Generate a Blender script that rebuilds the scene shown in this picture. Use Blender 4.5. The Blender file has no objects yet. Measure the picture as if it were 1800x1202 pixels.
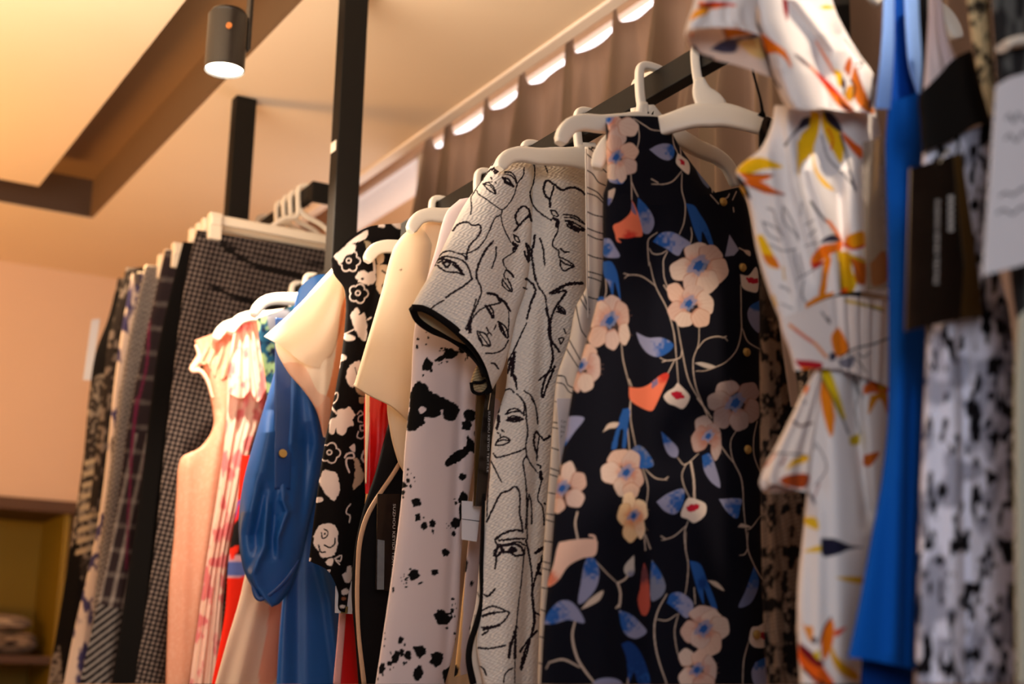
import bpy, math, random
import numpy as np
from mathutils import Vector
scene = bpy.context.scene
COL = scene.collection
PI = math.pi

# ------------------------------------------------------------ camera
FPX = 2500.0
PITCH, YAW, ROLL = .2377, .5238, .0223
FW = np.array([math.sin(YAW)*math.cos(PITCH), math.cos(YAW)*math.cos(PITCH), math.sin(PITCH)])
_r = np.array([math.cos(YAW), -math.sin(YAW), 0.0]); _u = np.cross(_r, FW)
RT = _r*math.cos(ROLL)+_u*math.sin(ROLL)
UP = -_r*math.sin(ROLL)+_u*math.cos(ROLL)
EYE = np.array([0, 0, 1.1])
cd = bpy.data.cameras.new('camera'); cam = bpy.data.objects.new('camera', cd); COL.objects.link(cam)
from mathutils import Matrix
M = Matrix(((RT[0], UP[0], -FW[0], EYE[0]), (RT[1], UP[1], -FW[1], EYE[1]), (RT[2], UP[2], -FW[2], EYE[2]), (0, 0, 0, 1)))
cam.matrix_world = M
cd.sensor_width = 36; cd.lens = FPX/1800*36
cd.clip_start = .05
cd.dof.use_dof = True; cd.dof.focus_distance = 2.30; cd.dof.aperture_fstop = 2.7; cd.dof.aperture_blades = 0
scene.camera = cam

# ------------------------------------------------------------ world, lamps, exposure
w = bpy.data.worlds.new('world'); scene.world = w; w.use_nodes = True
w.node_tree.nodes['Background'].inputs[0].default_value = (.80, .84, 1.0, 1)
w.node_tree.nodes['Background'].inputs[1].default_value = .17
scene.view_settings.view_transform = 'Standard'; scene.view_settings.look = 'None'
scene.view_settings.exposure = 0.08; scene.view_settings.gamma = 1.0
scene.view_settings.use_curve_mapping = False

def light(kind, name, loc, power, col, aim=None, size=.1, spot=40, blend=.5):
    ld = bpy.data.lights.new(name, kind); o = bpy.data.objects.new(name, ld); COL.objects.link(o)
    ld.energy = power; ld.color = col; o.location = loc
    if kind == 'AREA': ld.shape = 'DISK'; ld.size = size
    else: ld.shadow_soft_size = size
    if kind == 'SPOT': ld.spot_size = math.radians(spot); ld.spot_blend = blend
    if aim is not None:
        o.rotation_euler = (Vector(aim)-Vector(loc)).to_track_quat('-Z', 'Y').to_euler()
    return o
WARM = (1.0, .66, .36)
light('SPOT', 'spotlight_beam', (.830, 2.64, 2.29), 108, (1, .82, .62), (.95, 2.60, 1.5), .03, 104, .7)
light('SPOT', 'spotlight_beam', (.93, .66, 2.52), 60, (1, .80, .60), (1.07, 1.12, 1.84), .02, 21, .5)
light('SPOT', 'spotlight_beam', (.80, 3.75, 2.42), 26, (1, .72, .42), (1.1, 3.6, 1.5), .03, 60, .6)
light('AREA', 'added_cool_fill', (-.30, -.8, 1.8), 17, (.90, .93, 1.0), (1.1, 1.4, 1.4), .9)  # added soft fill, like daylight from behind the camera; no fixture
light('AREA', 'added_orange_uplight', (-.5, 3.9, 1.5), 34, (1, .50, .14), (-.0, 4.0, 2.58), .6)  # added unseen uplight that turns the far ceiling orange
light('AREA', 'added_ceiling_uplight', (.05, 2.1, 1.93), 36, (1, .84, .66), (.25, 2.2, 2.58), 1.5)  # added unseen uplight that brightens the ceiling

# ------------------------------------------------------------ helpers
def lin(c):
    c = np.asarray(c, float)/255.0
    return np.where(c <= .04045, c/12.92, ((c+.055)/1.055)**2.4)
def ray(px, py):
    px = np.asarray(px, float); py = np.asarray(py, float)
    return FW+RT*((px-900)/FPX)[..., None]+UP*((601-py)/FPX)[..., None]
class Plane:
    """vertical hanging plane across the rail at distance y; a = turn about the vertical in degrees"""
    def __init__(s, y, a=0.0, x=1.15):
        s.o = np.array([x, y, 0.0]); a = math.radians(a)
        s.n = np.array([math.sin(a), -math.cos(a), 0.0])      # towards the viewer's side
        s.u = np.array([math.cos(a), math.sin(a), 0.0])
    def P(s, px, py, w=0.0):
        r = ray(px, py)
        k = ((s.o-EYE)@s.n+w)/(r@s.n)
        return EYE+r*np.asarray(k)[..., None]
    def L(s, u, z, w=0.0):
        u = np.asarray(u, float); z = np.asarray(z, float)
        w = np.asarray(w, float)+np.zeros_like(u)
        out = s.o+u[..., None]*s.u+w[..., None]*s.n
        out[..., 2] = z
        return out
    def uz(s, px, py):
        p = s.P(px, py)-s.o
        return p@s.u, p[..., 2]

def tag(o, label=None, cat=None, group=None, kind=None):
    if label: o['label'] = label
    if cat: o['category'] = cat
    if group: o['group'] = group
    if kind: o['kind'] = kind
    return o
def empty(name, loc, label, cat, group=None):
    o = bpy.data.objects.new(name, None); COL.objects.link(o); o.location = tuple(loc)
    o.empty_display_size = .05
    return tag(o, label, cat, group)
def link(name, me, parent=None, mat=None):
    o = bpy.data.objects.new(name, me); COL.objects.link(o)
    if parent is not None:
        o.parent = parent
        if parent.parent is not None: o.location = (0, 0, 0)
        o.matrix_parent_inverse = Matrix.Identity(4)
        base = Vector(parent.location) if parent.parent is None else Vector((0, 0, 0))
        if parent.parent is not None: base = Vector(parent.get('_b', (0, 0, 0)))
        o.location = (0, 0, 0)
        me.transform(Matrix.Translation(-base))
        o['_b'] = tuple(base)
    if mat:
        for m in (mat if isinstance(mat, (list, tuple)) else [mat]): me.materials.append(m)
    return o
def mesh_np(name, V, Fq, cols=None, smooth=True):
    me = bpy.data.meshes.new(name)
    V = np.asarray(V, np.float32); Fq = np.asarray(Fq, np.int32)
    me.vertices.add(len(V)); me.vertices.foreach_set('co', V.ravel())
    k = Fq.shape[1]
    me.loops.add(Fq.size); me.loops.foreach_set('vertex_index', Fq.ravel())
    me.polygons.add(len(Fq))
    me.polygons.foreach_set('loop_start', np.arange(0, Fq.size, k, dtype=np.int32))
    me.polygons.foreach_set('loop_total', np.full(len(Fq), k, np.int32))
    me.polygons.foreach_set('use_smooth', np.full(len(Fq), smooth))
    me.update(calc_edges=True)
    if cols is not None:
        at = me.color_attributes.new('Col', 'FLOAT_COLOR', 'POINT')
        c = np.ones((len(V), 4), np.float32); c[:, :3] = cols
        at.data.foreach_set('color', c.ravel())
    return me
def grid_faces(ny, nx, off=0, flip=False):
    i = np.arange(ny-1)[:, None]*nx+np.arange(nx-1)[None, :]+off
    f = np.stack([i, i+1, i+nx+1, i+nx], -1).reshape(-1, 4)
    return f[:, ::-1] if flip else f
class MB:
    def __init__(s): s.v = []; s.f = []
    def add(s, V, F):
        o = len(s.v); s.v += [tuple(map(float, p)) for p in V]; s.f += [tuple(int(i)+o for i in f) for f in F]
    def box(s, x0, x1, y0, y1, z0, z1):
        V = [(x, y, z) for z in (z0, z1) for y in (y0, y1) for x in (x0, x1)]
        s.add(V, [(0, 2, 3, 1), (4, 5, 7, 6), (0, 1, 5, 4), (2, 6, 7, 3), (0, 4, 6, 2), (1, 3, 7, 5)])
    def cyl(s, c, ax, r, h, n=28, r2=None, cap=True):
        ax = np.array(ax, float); ax /= np.linalg.norm(ax); r2 = r if r2 is None else r2
        e = np.cross(ax, [0, 0, 1]) if abs(ax[2]) < .9 else np.cross(ax, [1, 0, 0]); e /= np.linalg.norm(e); g = np.cross(ax, e)
        t = np.arange(n)*2*PI/n; c = np.array(c, float)
        ring = np.cos(t)[:, None]*e+np.sin(t)[:, None]*g
        V = list(c+ring*r)+list(c+ax*h+ring*r2)
        F = [(i, (i+1) % n, n+(i+1) % n, n+i) for i in range(n)]
        if cap: F += [tuple(range(n))[::-1], tuple(range(n, 2*n))]
        s.add(V, F)
    def build(s, name, mat, parent=None, smooth=False, bevel=0):
        me = bpy.data.meshes.new(name); me.from_pydata(s.v, [], s.f); me.update()
        if smooth:
            me.polygons.foreach_set('use_smooth', [len(p.vertices) < 8 for p in me.polygons])
        o = link(name, me, parent, mat)
        if bevel:
            b = o.modifiers.new('bevel', 'BEVEL'); b.width = bevel; b.segments = 2; b.limit_method = 'ANGLE'
        return o
def crv(pts, n, sm=True):
    pts = np.asarray(pts, float)
    d = np.r_[0, np.cumsum(np.linalg.norm(np.diff(pts, axis=0), axis=1)+1e-6)]; d /= d[-1]
    t = np.linspace(0, 1, n)
    if not sm or len(pts) < 3:
        return np.stack([np.interp(t, d, pts[:, k]) for k in range(pts.shape[1])], 1)
    m = np.zeros_like(pts)
    m[1:-1] = (pts[2:]-pts[:-2])/(d[2:]-d[:-2])[:, None]
    m[0] = (pts[1]-pts[0])/(d[1]-d[0]); m[-1] = (pts[-1]-pts[-2])/(d[-1]-d[-2])
    i = np.clip(np.searchsorted(d, t, side='right')-1, 0, len(pts)-2)
    h = (d[i+1]-d[i]); x = ((t-d[i])/h)[:, None]; h = h[:, None]
    return (2*x**3-3*x**2+1)*pts[i]+(x**3-2*x**2+x)*h*m[i]+(-2*x**3+3*x**2)*pts[i+1]+(x**3-x**2)*h*m[i+1]

# ---- value noise in numpy
_rs = np.random.RandomState(7); _LAT = _rs.rand(256, 256)
def vnoise(x, y):
    xi = np.floor(x).astype(int); yi = np.floor(y).astype(int); fx = x-xi; fy = y-yi
    fx = fx*fx*(3-2*fx); fy = fy*fy*(3-2*fy)
    g = lambda a, b: _LAT[a & 255, b & 255]
    return (g(xi, yi)*(1-fx)+g(xi+1, yi)*fx)*(1-fy)+(g(xi, yi+1)*(1-fx)+g(xi+1, yi+1)*fx)*fy
def fnoise(x, y, o=3):
    s = 0; a = .5
    for k in range(o): s = s+a*vnoise(x*2**k+17*k, y*2**k+31*k); a *= .5
    return s/(1-.5**o)

# ------------------------------------------------------------ printed cloth canvases (a pattern drawn in the cloth's own sheet coordinates)
class Canvas:
    def __init__(s, x0, y0, x1, y1, col, ss=1.6):
        s.x0, s.y0, s.ss = x0, y0, ss; s.w = int((x1-x0)*ss)+2; s.h = int((y1-y0)*ss)+2
        s.a = np.empty((s.h, s.w, 3), np.float32); s.a[:] = lin(col)
    def grid(s):
        X = s.x0+np.arange(s.w)/s.ss; Y = s.y0+np.arange(s.h)/s.ss
        return np.meshgrid(X, Y)
    def _win(s, x0, y0, x1, y1):
        i0 = max(0, int((x0-s.x0)*s.ss)-2); i1 = min(s.w, int((x1-s.x0)*s.ss)+3)
        j0 = max(0, int((y0-s.y0)*s.ss)-2); j1 = min(s.h, int((y1-s.y0)*s.ss)+3)
        if i1 <= i0 or j1 <= j0: return None
        X, Y = np.meshgrid(s.x0+np.arange(i0, i1)/s.ss, s.y0+np.arange(j0, j1)/s.ss)
        return (slice(j0, j1), slice(i0, i1)), X, Y
    def _mix(s, sl, m, col):
        col = lin(col) if not (isinstance(col, np.ndarray) and col.ndim == 3) else col
        s.a[sl] = s.a[sl]*(1-m[..., None])+col*m[..., None]
    def poly(s, pts, col, sm=True, a=1.0, col2=None, g=None, rough=0.0):
        pts = np.asarray(pts, float)
        if sm:
            q = np.vstack([pts, pts[:1]]); q = crv(q, max(24, 7*len(pts)))
        else: q = pts
        w = s._win(q[:, 0].min(), q[:, 1].min(), q[:, 0].max(), q[:, 1].max())
        if w is None: return
        sl, X, Y = w
        if rough:
            X = X+rough*(vnoise(X/3, Y/3)-.5)*2; Y = Y+rough*(vnoise(X/3+40, Y/3+9)-.5)*2
        ins = np.zeros(X.shape, bool); dm = np.full(X.shape, 1e9)
        n = len(q)
        for i in range(n):
            x1, y1 = q[i]; x2, y2 = q[(i+1) % n]
            if y1 != y2:
                c = ((y1 > Y) != (y2 > Y)) & (X < (x2-x1)*(Y-y1)/(y2-y1)+x1)
                ins ^= c
            dx, dy = x2-x1, y2-y1; L = dx*dx+dy*dy+1e-9
            t = np.clip(((X-x1)*dx+(Y-y1)*dy)/L, 0, 1)
            dm = np.minimum(dm, (X-x1-t*dx)**2+(Y-y1-t*dy)**2)
        d = np.sqrt(dm); m = np.clip(.5+np.where(ins, d, -d)*s.ss*.9, 0, 1)*a
        if col2 is not None:            # g = (x, y, radius): blend towards col2 near that point, brush-edged
            k = np.hypot(X-g[0], Y-g[1])/g[2]+(vnoise(X/5, Y/5)-.5)*(g[3] if len(g) > 3 else .35)
            k = np.clip(1.6-1.6*k, 0, 1)[..., None]
            c = lin(col)*(1-k)+lin(col2)*k
            s._mix(sl, m, c.astype(np.float32))
        else: s._mix(sl, m, col)
    def ell(s, cx, cy, rx, ry, ang, col, a=1.0, soft=0, rough=0.0, seed=0):
        R = max(rx, ry)*1.3+soft+2; w = s._win(cx-R, cy-R, cx+R, cy+R)
        if w is None: return
        sl, X, Y = w; c, sn = math.cos(ang), math.sin(ang)
        u = ((X-cx)*c+(Y-cy)*sn)/rx; v = (-(X-cx)*sn+(Y-cy)*c)/ry
        r = np.hypot(u, v)
        if rough:
            th = np.arctan2(v, u)
            r = r*(1+rough*(vnoise(4+2.2*np.cos(th)+seed, 9+2.2*np.sin(th)+seed*3)-.5)*2+rough*.5*(vnoise(4+7*np.cos(th)+seed, 9+7*np.sin(th))-.5))
        e = (1-r)*min(rx, ry)
        m = np.clip(.5+e*(s.ss*.9 if not soft else 1/soft), 0, 1)*a
        s._mix(sl, m, col)
    def line(s, pts, wd, col, sm=True, a=1.0, taper=0.0, wob=0.0):
        q = crv(pts, max(6, 6*len(pts))) if sm and len(pts) > 2 else np.asarray(pts, float)
        n = len(q)
        mx = wd+2
        for i in range(n-1):
            x1, y1 = q[i]; x2, y2 = q[i+1]
            w = s._win(min(x1, x2)-mx, min(y1, y2)-mx, max(x1, x2)+mx, max(y1, y2)+mx)
            if w is None: continue
            sl, X, Y = w; dx, dy = x2-x1, y2-y1; L = dx*dx+dy*dy+1e-9
            t = np.clip(((X-x1)*dx+(Y-y1)*dy)/L, 0, 1)
            d = np.hypot(X-x1-t*dx, Y-y1-t*dy)
            ww = wd
            if taper: ww = wd*(1-taper*abs(2*(i+.5)/(n-1)-1)**2)
            if wob: ww = ww*(1+wob*(vnoise(X/2.2, Y/2.2)-.5)*2)
            s._mix(sl, np.clip(.5+(ww/2-d)*s.ss*.9, 0, 1)*a, col)
    def sample(s, px, py):
        x = np.clip((px-s.x0)*s.ss, 0, s.w-1.001); y = np.clip((py-s.y0)*s.ss, 0, s.h-1.001)
        i = x.astype(int); j = y.astype(int); fx = (x-i)[..., None]; fy = (y-j)[..., None]
        A = s.a
        return (A[j, i]*(1-fx)+A[j, i+1]*fx)*(1-fy)+(A[j+1, i]*(1-fx)+A[j+1, i+1]*fx)*fy

# ------------------------------------------------------------ materials
def mat(name, col=None, rough=.6, metal=0.0, attr=False, bump=None, sheen=0.0, emit=None, spec=.5, trans=0.0, alpha=1.0, noise=None, coat=0):
    m = bpy.data.materials.new(name); m.use_nodes = True; nt = m.node_tree; b = nt.nodes['Principled BSDF']
    b.inputs['Roughness'].default_value = rough; b.inputs['Metallic'].default_value = metal
    b.inputs['Specular IOR Level'].default_value = spec
    if sheen:
        b.inputs['Sheen Weight'].default_value = sheen; b.inputs['Sheen Roughness'].default_value = .5
    if coat: b.inputs['Coat Weight'].default_value = coat
    if trans: b.inputs['Transmission Weight'].default_value = trans
    if alpha < 1: b.inputs['Alpha'].default_value = alpha
    if col is not None: b.inputs['Base Color'].default_value = (*lin(col), 1)
    if attr:
        a = nt.nodes.new('ShaderNodeVertexColor'); a.layer_name = 'Col'
        nt.links.new(a.outputs['Color'], b.inputs['Base Color'])
    tc = nt.nodes.new('ShaderNodeTexCoord')
    if noise is not None:      # (scale, amount) slight mottling of the material's own colour
        nz = nt.nodes.new('ShaderNodeTexNoise'); nz.inputs['Scale'].default_value = noise[0]
        nt.links.new(tc.outputs['Object'], nz.inputs['Vector'])
        mx = nt.nodes.new('ShaderNodeMix'); mx.data_type = 'RGBA'; mx.blend_type = 'MULTIPLY'
        mx.inputs[0].default_value = noise[1]; mx.inputs[6].default_value = (*lin(col), 1)
        nt.links.new(nz.outputs['Fac'], mx.inputs[7]); nt.links.new(mx.outputs[2], b.inputs['Base Color'])
    if bump is not None:       # (scale, strength)
        nz = nt.nodes.new('ShaderNodeTexNoise'); nz.inputs['Scale'].default_value = bump[0]; nz.inputs['Detail'].default_value = 3
        nt.links.new(tc.outputs['Object'], nz.inputs['Vector'])
        bp = nt.nodes.new('ShaderNodeBump'); bp.inputs['Strength'].default_value = bump[1]; bp.inputs['Distance'].default_value = .002
        nt.links.new(nz.outputs['Fac'], bp.inputs['Height']); nt.links.new(bp.outputs['Normal'], b.inputs['Normal'])
    if emit is not None:
        b.inputs['Emission Color'].default_value = (*lin(emit[0]), 1); b.inputs['Emission Strength'].default_value = emit[1]
    return m
COTTON = mat('printed_cotton', attr=True, rough=.9, bump=(900, .25), spec=.12)
CREPE = mat('printed_crepe', attr=True, rough=.85, bump=(1200, .15), spec=.12)
SATIN = mat('satin_cloth', attr=True, rough=.42, spec=.5, bump=(60, .15))
KNIT = mat('woven_wool', attr=True, rough=.95, bump=(400, .5), spec=.1)
def translucent(m, col, f):
    nt = m.node_tree; bs = nt.nodes['Principled BSDF']; out = nt.nodes['Material Output']
    tr = nt.nodes.new('ShaderNodeBsdfTranslucent')
    if col is None: nt.links.new([n for n in nt.nodes if n.type == 'VERTEX_COLOR'][0].outputs['Color'], tr.inputs[0])
    else: tr.inputs[0].default_value = (*lin(col), 1)
    ms = nt.nodes.new('ShaderNodeMixShader'); ms.inputs[0].default_value = f
    nt.links.new(bs.outputs[0], ms.inputs[1]); nt.links.new(tr.outputs[0], ms.inputs[2]); nt.links.new(ms.outputs[0], out.inputs[0])
    return m
SHEER = translucent(mat('thin_silk_cloth', attr=True, rough=.6, spec=.3, bump=(500, .1)), None, .35)
PLASTIC = mat('white_hanger_plastic', (236, 226, 210), rough=.38, spec=.5, noise=(6, .08))
STEEL = mat('black_powder_coated_steel', (22, 18, 14), rough=.6, spec=.2, bump=(300, .1), noise=(20, .2))
BRASS = mat('brass_button', (214, 180, 108), rough=.35, metal=.75, noise=(80, .2))
TRIM = mat('black_binding', (14, 11, 12), rough=.9, spec=.15, bump=(500, .3), noise=(60, .2))

# ------------------------------------------------------------ cloth builder
def rfold(seed, n, amp, grow=.7):
    rs = np.random.RandomState(seed); ph = rs.rand(6)*6.28; dr = (rs.rand(6)-.5)*1.5; fr = n*(.6+.9*rs.rand(6)); am = .4+rs.rand(6)*.6
    def f(s, t, px, py):
        o = 0
        for k in range(5): o = o+am[k]*np.sin(2*PI*(fr[k]*s+dr[k]*t)+ph[k])
        return amp*o/2.2*((1-grow)+grow*t)
    return f
def ridges(lst):
    def f(s, t, px, py):
        o = 0
        for pts, wd, amp in lst:
            p = np.asarray(pts, float); o_ = np.argsort(p[:, 1]); p = p[o_]
            xl = np.interp(py, p[:, 1], p[:, 0])
            e = np.clip((py-p[0, 1]+40)/40, 0, 1)*np.clip((p[-1, 1]+40-py)/40, 0, 1)
            o = o+amp*np.exp(-((px-xl)/wd)**2)*e
        return o
    return f
def cloth(name, parent, pl, L, R, col, T=None, B=None, w0=0.0, bulge=.02, fold=None, fold2=None, dens=3.0, mat_=COTTON, edge=4, smL=True, micro=None, back=True, sides=(1, 1), topclose=0.0, backw=None):
    """one sewn piece of cloth: left/right/top/bottom outline on its hanging plane, a front and a back sheet joined at both sides"""
    nL = 400
    Lc, Rc = crv(L, nL, smL), crv(R, nL, smL)
    Tc = crv(T, nL) if T is not None else crv([L[0], R[0]], nL)
    Bc = crv(B, nL) if B is not None else crv([L[-1], R[-1]], nL)
    hgt = max(np.linalg.norm(np.diff(Lc, axis=0), axis=1).sum(), np.linalg.norm(np.diff(Rc, axis=0), axis=1).sum())
    wid = max(np.linalg.norm(np.diff(Tc, axis=0), axis=1).sum(), np.linalg.norm(np.diff(Bc, axis=0), axis=1).sum(), np.max(np.abs(Rc[:, 0]-Lc[:, 0])))
    def sheet(d, front):
        ny = max(8, int(hgt/d)); nx = max(10, int(wid/d))
        t = np.linspace(0, 1, ny); s = np.linspace(0, 1, nx)
        s = .5-.5*np.cos(PI*s)*.25-.5*(1-2*s)*.75        # finer towards the side seams
        f = lambda C, k: np.stack([np.interp(k, np.linspace(0, 1, nL), C[:, i]) for i in (0, 1)], -1)
        l, r, T_, B_ = f(Lc, t), f(Rc, t), f(Tc, s), f(Bc, s)
        S, TT = np.meshgrid(s, t); S3 = S[..., None]; T3 = TT[..., None]
        Q = (1-S3)*l[:, None]+S3*r[:, None]+(1-T3)*T_[None]+T3*B_[None]-((1-S3)*(1-T3)*Lc[0]+S3*(1-T3)*Rc[0]+(1-S3)*T3*Lc[-1]+S3*T3*Rc[-1])
        px, py = Q[..., 0], Q[..., 1]
        a = 1-np.clip((1-2*S), 0, 1)**edge if sides[0] else np.ones_like(S)
        b = 1-np.clip((2*S-1), 0, 1)**edge if sides[1] else np.ones_like(S)
        e = np.sqrt(np.clip(a*b, 0, 1))
        if topclose: e = e*np.sqrt(np.clip(TT/topclose, 0, 1))
        if front:
            ww = bulge*e
            if fold: ww = ww+fold(S, TT, px, py)*e
            if fold2: ww = ww+fold2(S, TT, px, py)*e
            if micro: ww = ww+micro(px, py)*e
        else:
            ww = (-bulge if backw is None else backw-w0)*e
            if fold: ww = ww-.6*fold(1-S, TT, px, py)*e
        P = pl.P(px.ravel(), py.ravel(), (w0+ww).ravel())
        c = col.sample(px.ravel(), py.ravel()) if isinstance(col, Canvas) else np.tile(lin(col), (px.size, 1))
        return P, c, ny, nx
    P, c, ny, nx = sheet(dens, True); F = grid_faces(ny, nx, 0, True)
    if back:
        P2, c2, ny2, nx2 = sheet(max(7.0, dens*2), False)
        F = np.vstack([F, grid_faces(ny2, nx2, len(P))]); P = np.vstack([P, P2]); c = np.vstack([c, c2])
    me = mesh_np(name, P, F, c)
    return link(name, me, parent, mat_)
def sweep(path, N, a, b, k=14, ex=3.0, closed=False):
    """tube along path with a superellipse section: half width a across, b along N"""
    path = np.asarray(path, float); n = len(path); N = np.asarray(N, float)
    a = np.broadcast_to(np.asarray(a, float), (n,)); b = np.broadcast_to(np.asarray(b, float), (n,))
    Tn = np.roll(path, -1, 0)-np.roll(path, 1, 0)
    if not closed: Tn[0] = path[1]-path[0]; Tn[-1] = path[-1]-path[-2]
    Tn /= np.linalg.norm(Tn, axis=1)[:, None]+1e-12
    S = np.cross(Tn, N); S /= np.linalg.norm(S, axis=1)[:, None]+1e-12
    D = np.cross(S, Tn)
    th = np.arange(k)*2*PI/k
    ca = np.sign(np.cos(th))*np.abs(np.cos(th))**(2/ex); sa = np.sign(np.sin(th))*np.abs(np.sin(th))**(2/ex)
    V = path[:, None]+S[:, None]*(a[:, None]*ca)[..., None]+D[:, None]*(b[:, None]*sa)[..., None]
    V = V.reshape(-1, 3); F = []
    m = n if closed else n-1
    for i in range(m):
        j = (i+1) % n
        for q in range(k): F.append((i*k+q, i*k+(q+1) % k, j*k+(q+1) % k, j*k+q))
    if not closed: F += [tuple(range(k))[::-1], tuple(range((n-1)*k, n*k))]
    return V, F
def strip(name, parent, pl, pts, wpx, mat_, w=0.0, depth=.003, n=60, closed=False, ex=2.5, sm=True, taper=None):
    """cord, binding or strap traced on a hanging plane; wpx = width in pixels"""
    q = crv(pts, n, sm)
    ww = crv(np.stack([np.linspace(0, 1, len(w)), w], 1), n)[:, 1] if isinstance(w, (list, tuple)) else w
    P = pl.P(q[:, 0], q[:, 1], np.asarray(ww)+np.zeros(n))
    d = (P-EYE)@FW
    wp = np.interp(np.linspace(0, 1, n), np.linspace(0, 1, len(wpx)), wpx) if isinstance(wpx, (list, tuple)) else wpx
    mb = MB(); V, F = sweep(P, pl.n, np.asarray(wp)*d/FPX/2, depth, closed=closed, ex=ex); mb.add(V, F)
    return mb.build(name, mat_, parent, smooth=True)

RAILX, RAILZ = 1.15, 1.962
def railpx(px):                      # distance along the main rail seen at picture column px
    lo, hi = .5, 5.0
    for _ in range(50):
        m = (lo+hi)/2; q = np.array([RAILX, m, RAILZ])-EYE
        if 900+FPX*(q@RT)/(q@FW) > px: lo = m
        else: hi = m
    return lo

def hanger(pl, label, group, rx=RAILX, rz=RAILZ, hw=.20, drop=.0, tip=True, sc=1.0, arms=(1, 1)):
    root = empty('clothes_hanger', (rx, pl.o[1], rz), label, 'hanger', group)
    # body: shaped shoulder bar
    mb = MB()
    u = np.array([0, .03, .07, .11, .15, .175, .19, .197])*hw/.2
    z = rz-.088-drop+np.array([.0, -.002, -.012, -.022, -.028, -.040, -.060, -.078])*sc
    q = crv(np.r_[np.stack([-u[::-1], z[::-1]], 1), np.stack([u[1:], z[1:]], 1)], 61)
    k = np.abs(np.linspace(-1, 1, 61)); a = np.interp(k, [0, .3, .7, .9, .985, 1], [.0185, .0145, .012, .0115, .0095, .006])
    V, F = sweep(pl.L(q[:, 0], q[:, 1]), pl.n, a, .0065, ex=4.5); mb.add(V, F)
    # neck blending into the bar
    q = np.array([[0, rz-.10-drop], [0, rz-.075-drop], [-.012, rz-.055], [-.016, rz-.035]])
    q = crv(q, 14); a = np.linspace(.030, .0075, 14)
    V, F = sweep(pl.L(q[:, 0], q[:, 1]), pl.n, a, .006, ex=3.5); mb.add(V, F)
    mb.build('shoulder_bar', PLASTIC, root, smooth=True)
    mb = MB()
    q = crv([[-.016, rz-.045], [-.020, rz-.02], [-.021, rz+.012], [-.016, rz+.023], [.004, rz+.026], [.024, rz+.022], [.029, rz+.010], [.029, rz-.006]], 40)
    V, F = sweep(pl.L(q[:, 0], q[:, 1]), pl.n, np.linspace(.0068, .0052, 40), .0055, ex=4); mb.add(V, F)
    mb.build('hook', PLASTIC, root, smooth=True)
    return root
def text_px(name, parent, pl, txt, x, y, h, ang, mat_, w, length=None):
    """printed lettering as thin raised mesh: starts at picture point (x, y), runs along ang degrees, cap height h px"""
    cu = bpy.data.curves.new(name, 'FONT'); cu.body = txt; cu.size = 1.0; cu.resolution_u = 2
    o = bpy.data.objects.new(name, cu); COL.objects.link(o)
    dg = bpy.context.evaluated_depsgraph_get(); me = bpy.data.meshes.new_from_object(o.evaluated_get(dg))
    bpy.data.objects.remove(o)
    v = np.empty(3*len(me.vertices)); me.vertices.foreach_get('co', v); v = v.reshape(-1, 3)
    k = h/.7; sx = length/max(v[:, 0].max(), 1e-6) if length else k
    a = math.radians(ang)
    X = x+v[:, 0]*sx*math.cos(a)+v[:, 1]*k*math.sin(a); Y = y+v[:, 0]*sx*math.sin(a)-v[:, 1]*k*math.cos(a)
    P = pl.P(X, Y, w+np.zeros(len(X)))
    me.vertices.foreach_set('co', P.astype(np.float32).ravel()); me.update()
    return link(name, me, parent, mat_)
def card(name, parent, pl, pts, mat_, w=0.0, th=.0012, curl=0.0):
    """stiff card or sleeve: outline points (px), real thickness"""
    pts = np.asarray(pts, float); n = len(pts)
    c = pts.mean(0)
    A = pl.P(pts[:, 0], pts[:, 1], w+np.zeros(n)); Bk = A-pl.n*th
    mb = MB(); mb.add(list(A)+list(Bk), [tuple(range(n)), tuple(range(n, 2*n))[::-1]]+[(i, n+i, n+(i+1) % n, (i+1) % n) for i in range(n)])
    return mb.build(name, mat_, parent)
# ============================================================ SETTING
def struct(name, mb, m, **k):
    o = mb.build(name, m, None, **k); o['kind'] = 'structure'; return o
CEIL = mat('warm_white_ceiling_paint', (236, 214, 186), rough=.9, noise=(3, .05), bump=(80, .05))
WALLM = mat('warm_white_wall_paint', (226, 196, 170), rough=.9, noise=(3, .05), bump=(80, .05))
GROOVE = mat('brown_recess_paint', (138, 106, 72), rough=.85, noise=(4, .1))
FLOORM = mat('pale_wooden_floor', (170, 130, 92), rough=.5, noise=(5, .3))
ZC = 2.583
b = MB(); b.box(-3.2, .815, -1.6, 4.38, ZC, ZC+.06); struct('ceiling', b, CEIL)
b = MB(); b.box(1.04, 1.64, -1.6, 5.3, ZC, ZC+.30); b.box(-3.2, 1.04, 4.61, 5.3, ZC, ZC+.30); struct('ceiling', b, CEIL)
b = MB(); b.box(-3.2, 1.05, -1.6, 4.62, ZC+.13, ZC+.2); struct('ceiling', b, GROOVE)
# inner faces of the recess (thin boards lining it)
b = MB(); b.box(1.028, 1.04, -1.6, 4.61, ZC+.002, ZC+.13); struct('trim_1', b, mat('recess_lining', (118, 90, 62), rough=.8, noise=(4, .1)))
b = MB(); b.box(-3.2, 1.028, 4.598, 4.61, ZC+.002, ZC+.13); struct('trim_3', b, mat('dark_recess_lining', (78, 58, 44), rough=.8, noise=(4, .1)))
b = MB(); b.box(1.610, 1.645, -1.6, 5.3, ZC-.007, ZC+.012); struct('trim_2', b, mat('pale_edge_trim', (250, 238, 225), rough=.5, noise=(5, .05)), bevel=.003)
b = MB(); b.box(1.64, 2.05, -1.6, 5.3, 2.92, 2.98); struct('ceiling', b, CEIL)
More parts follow.
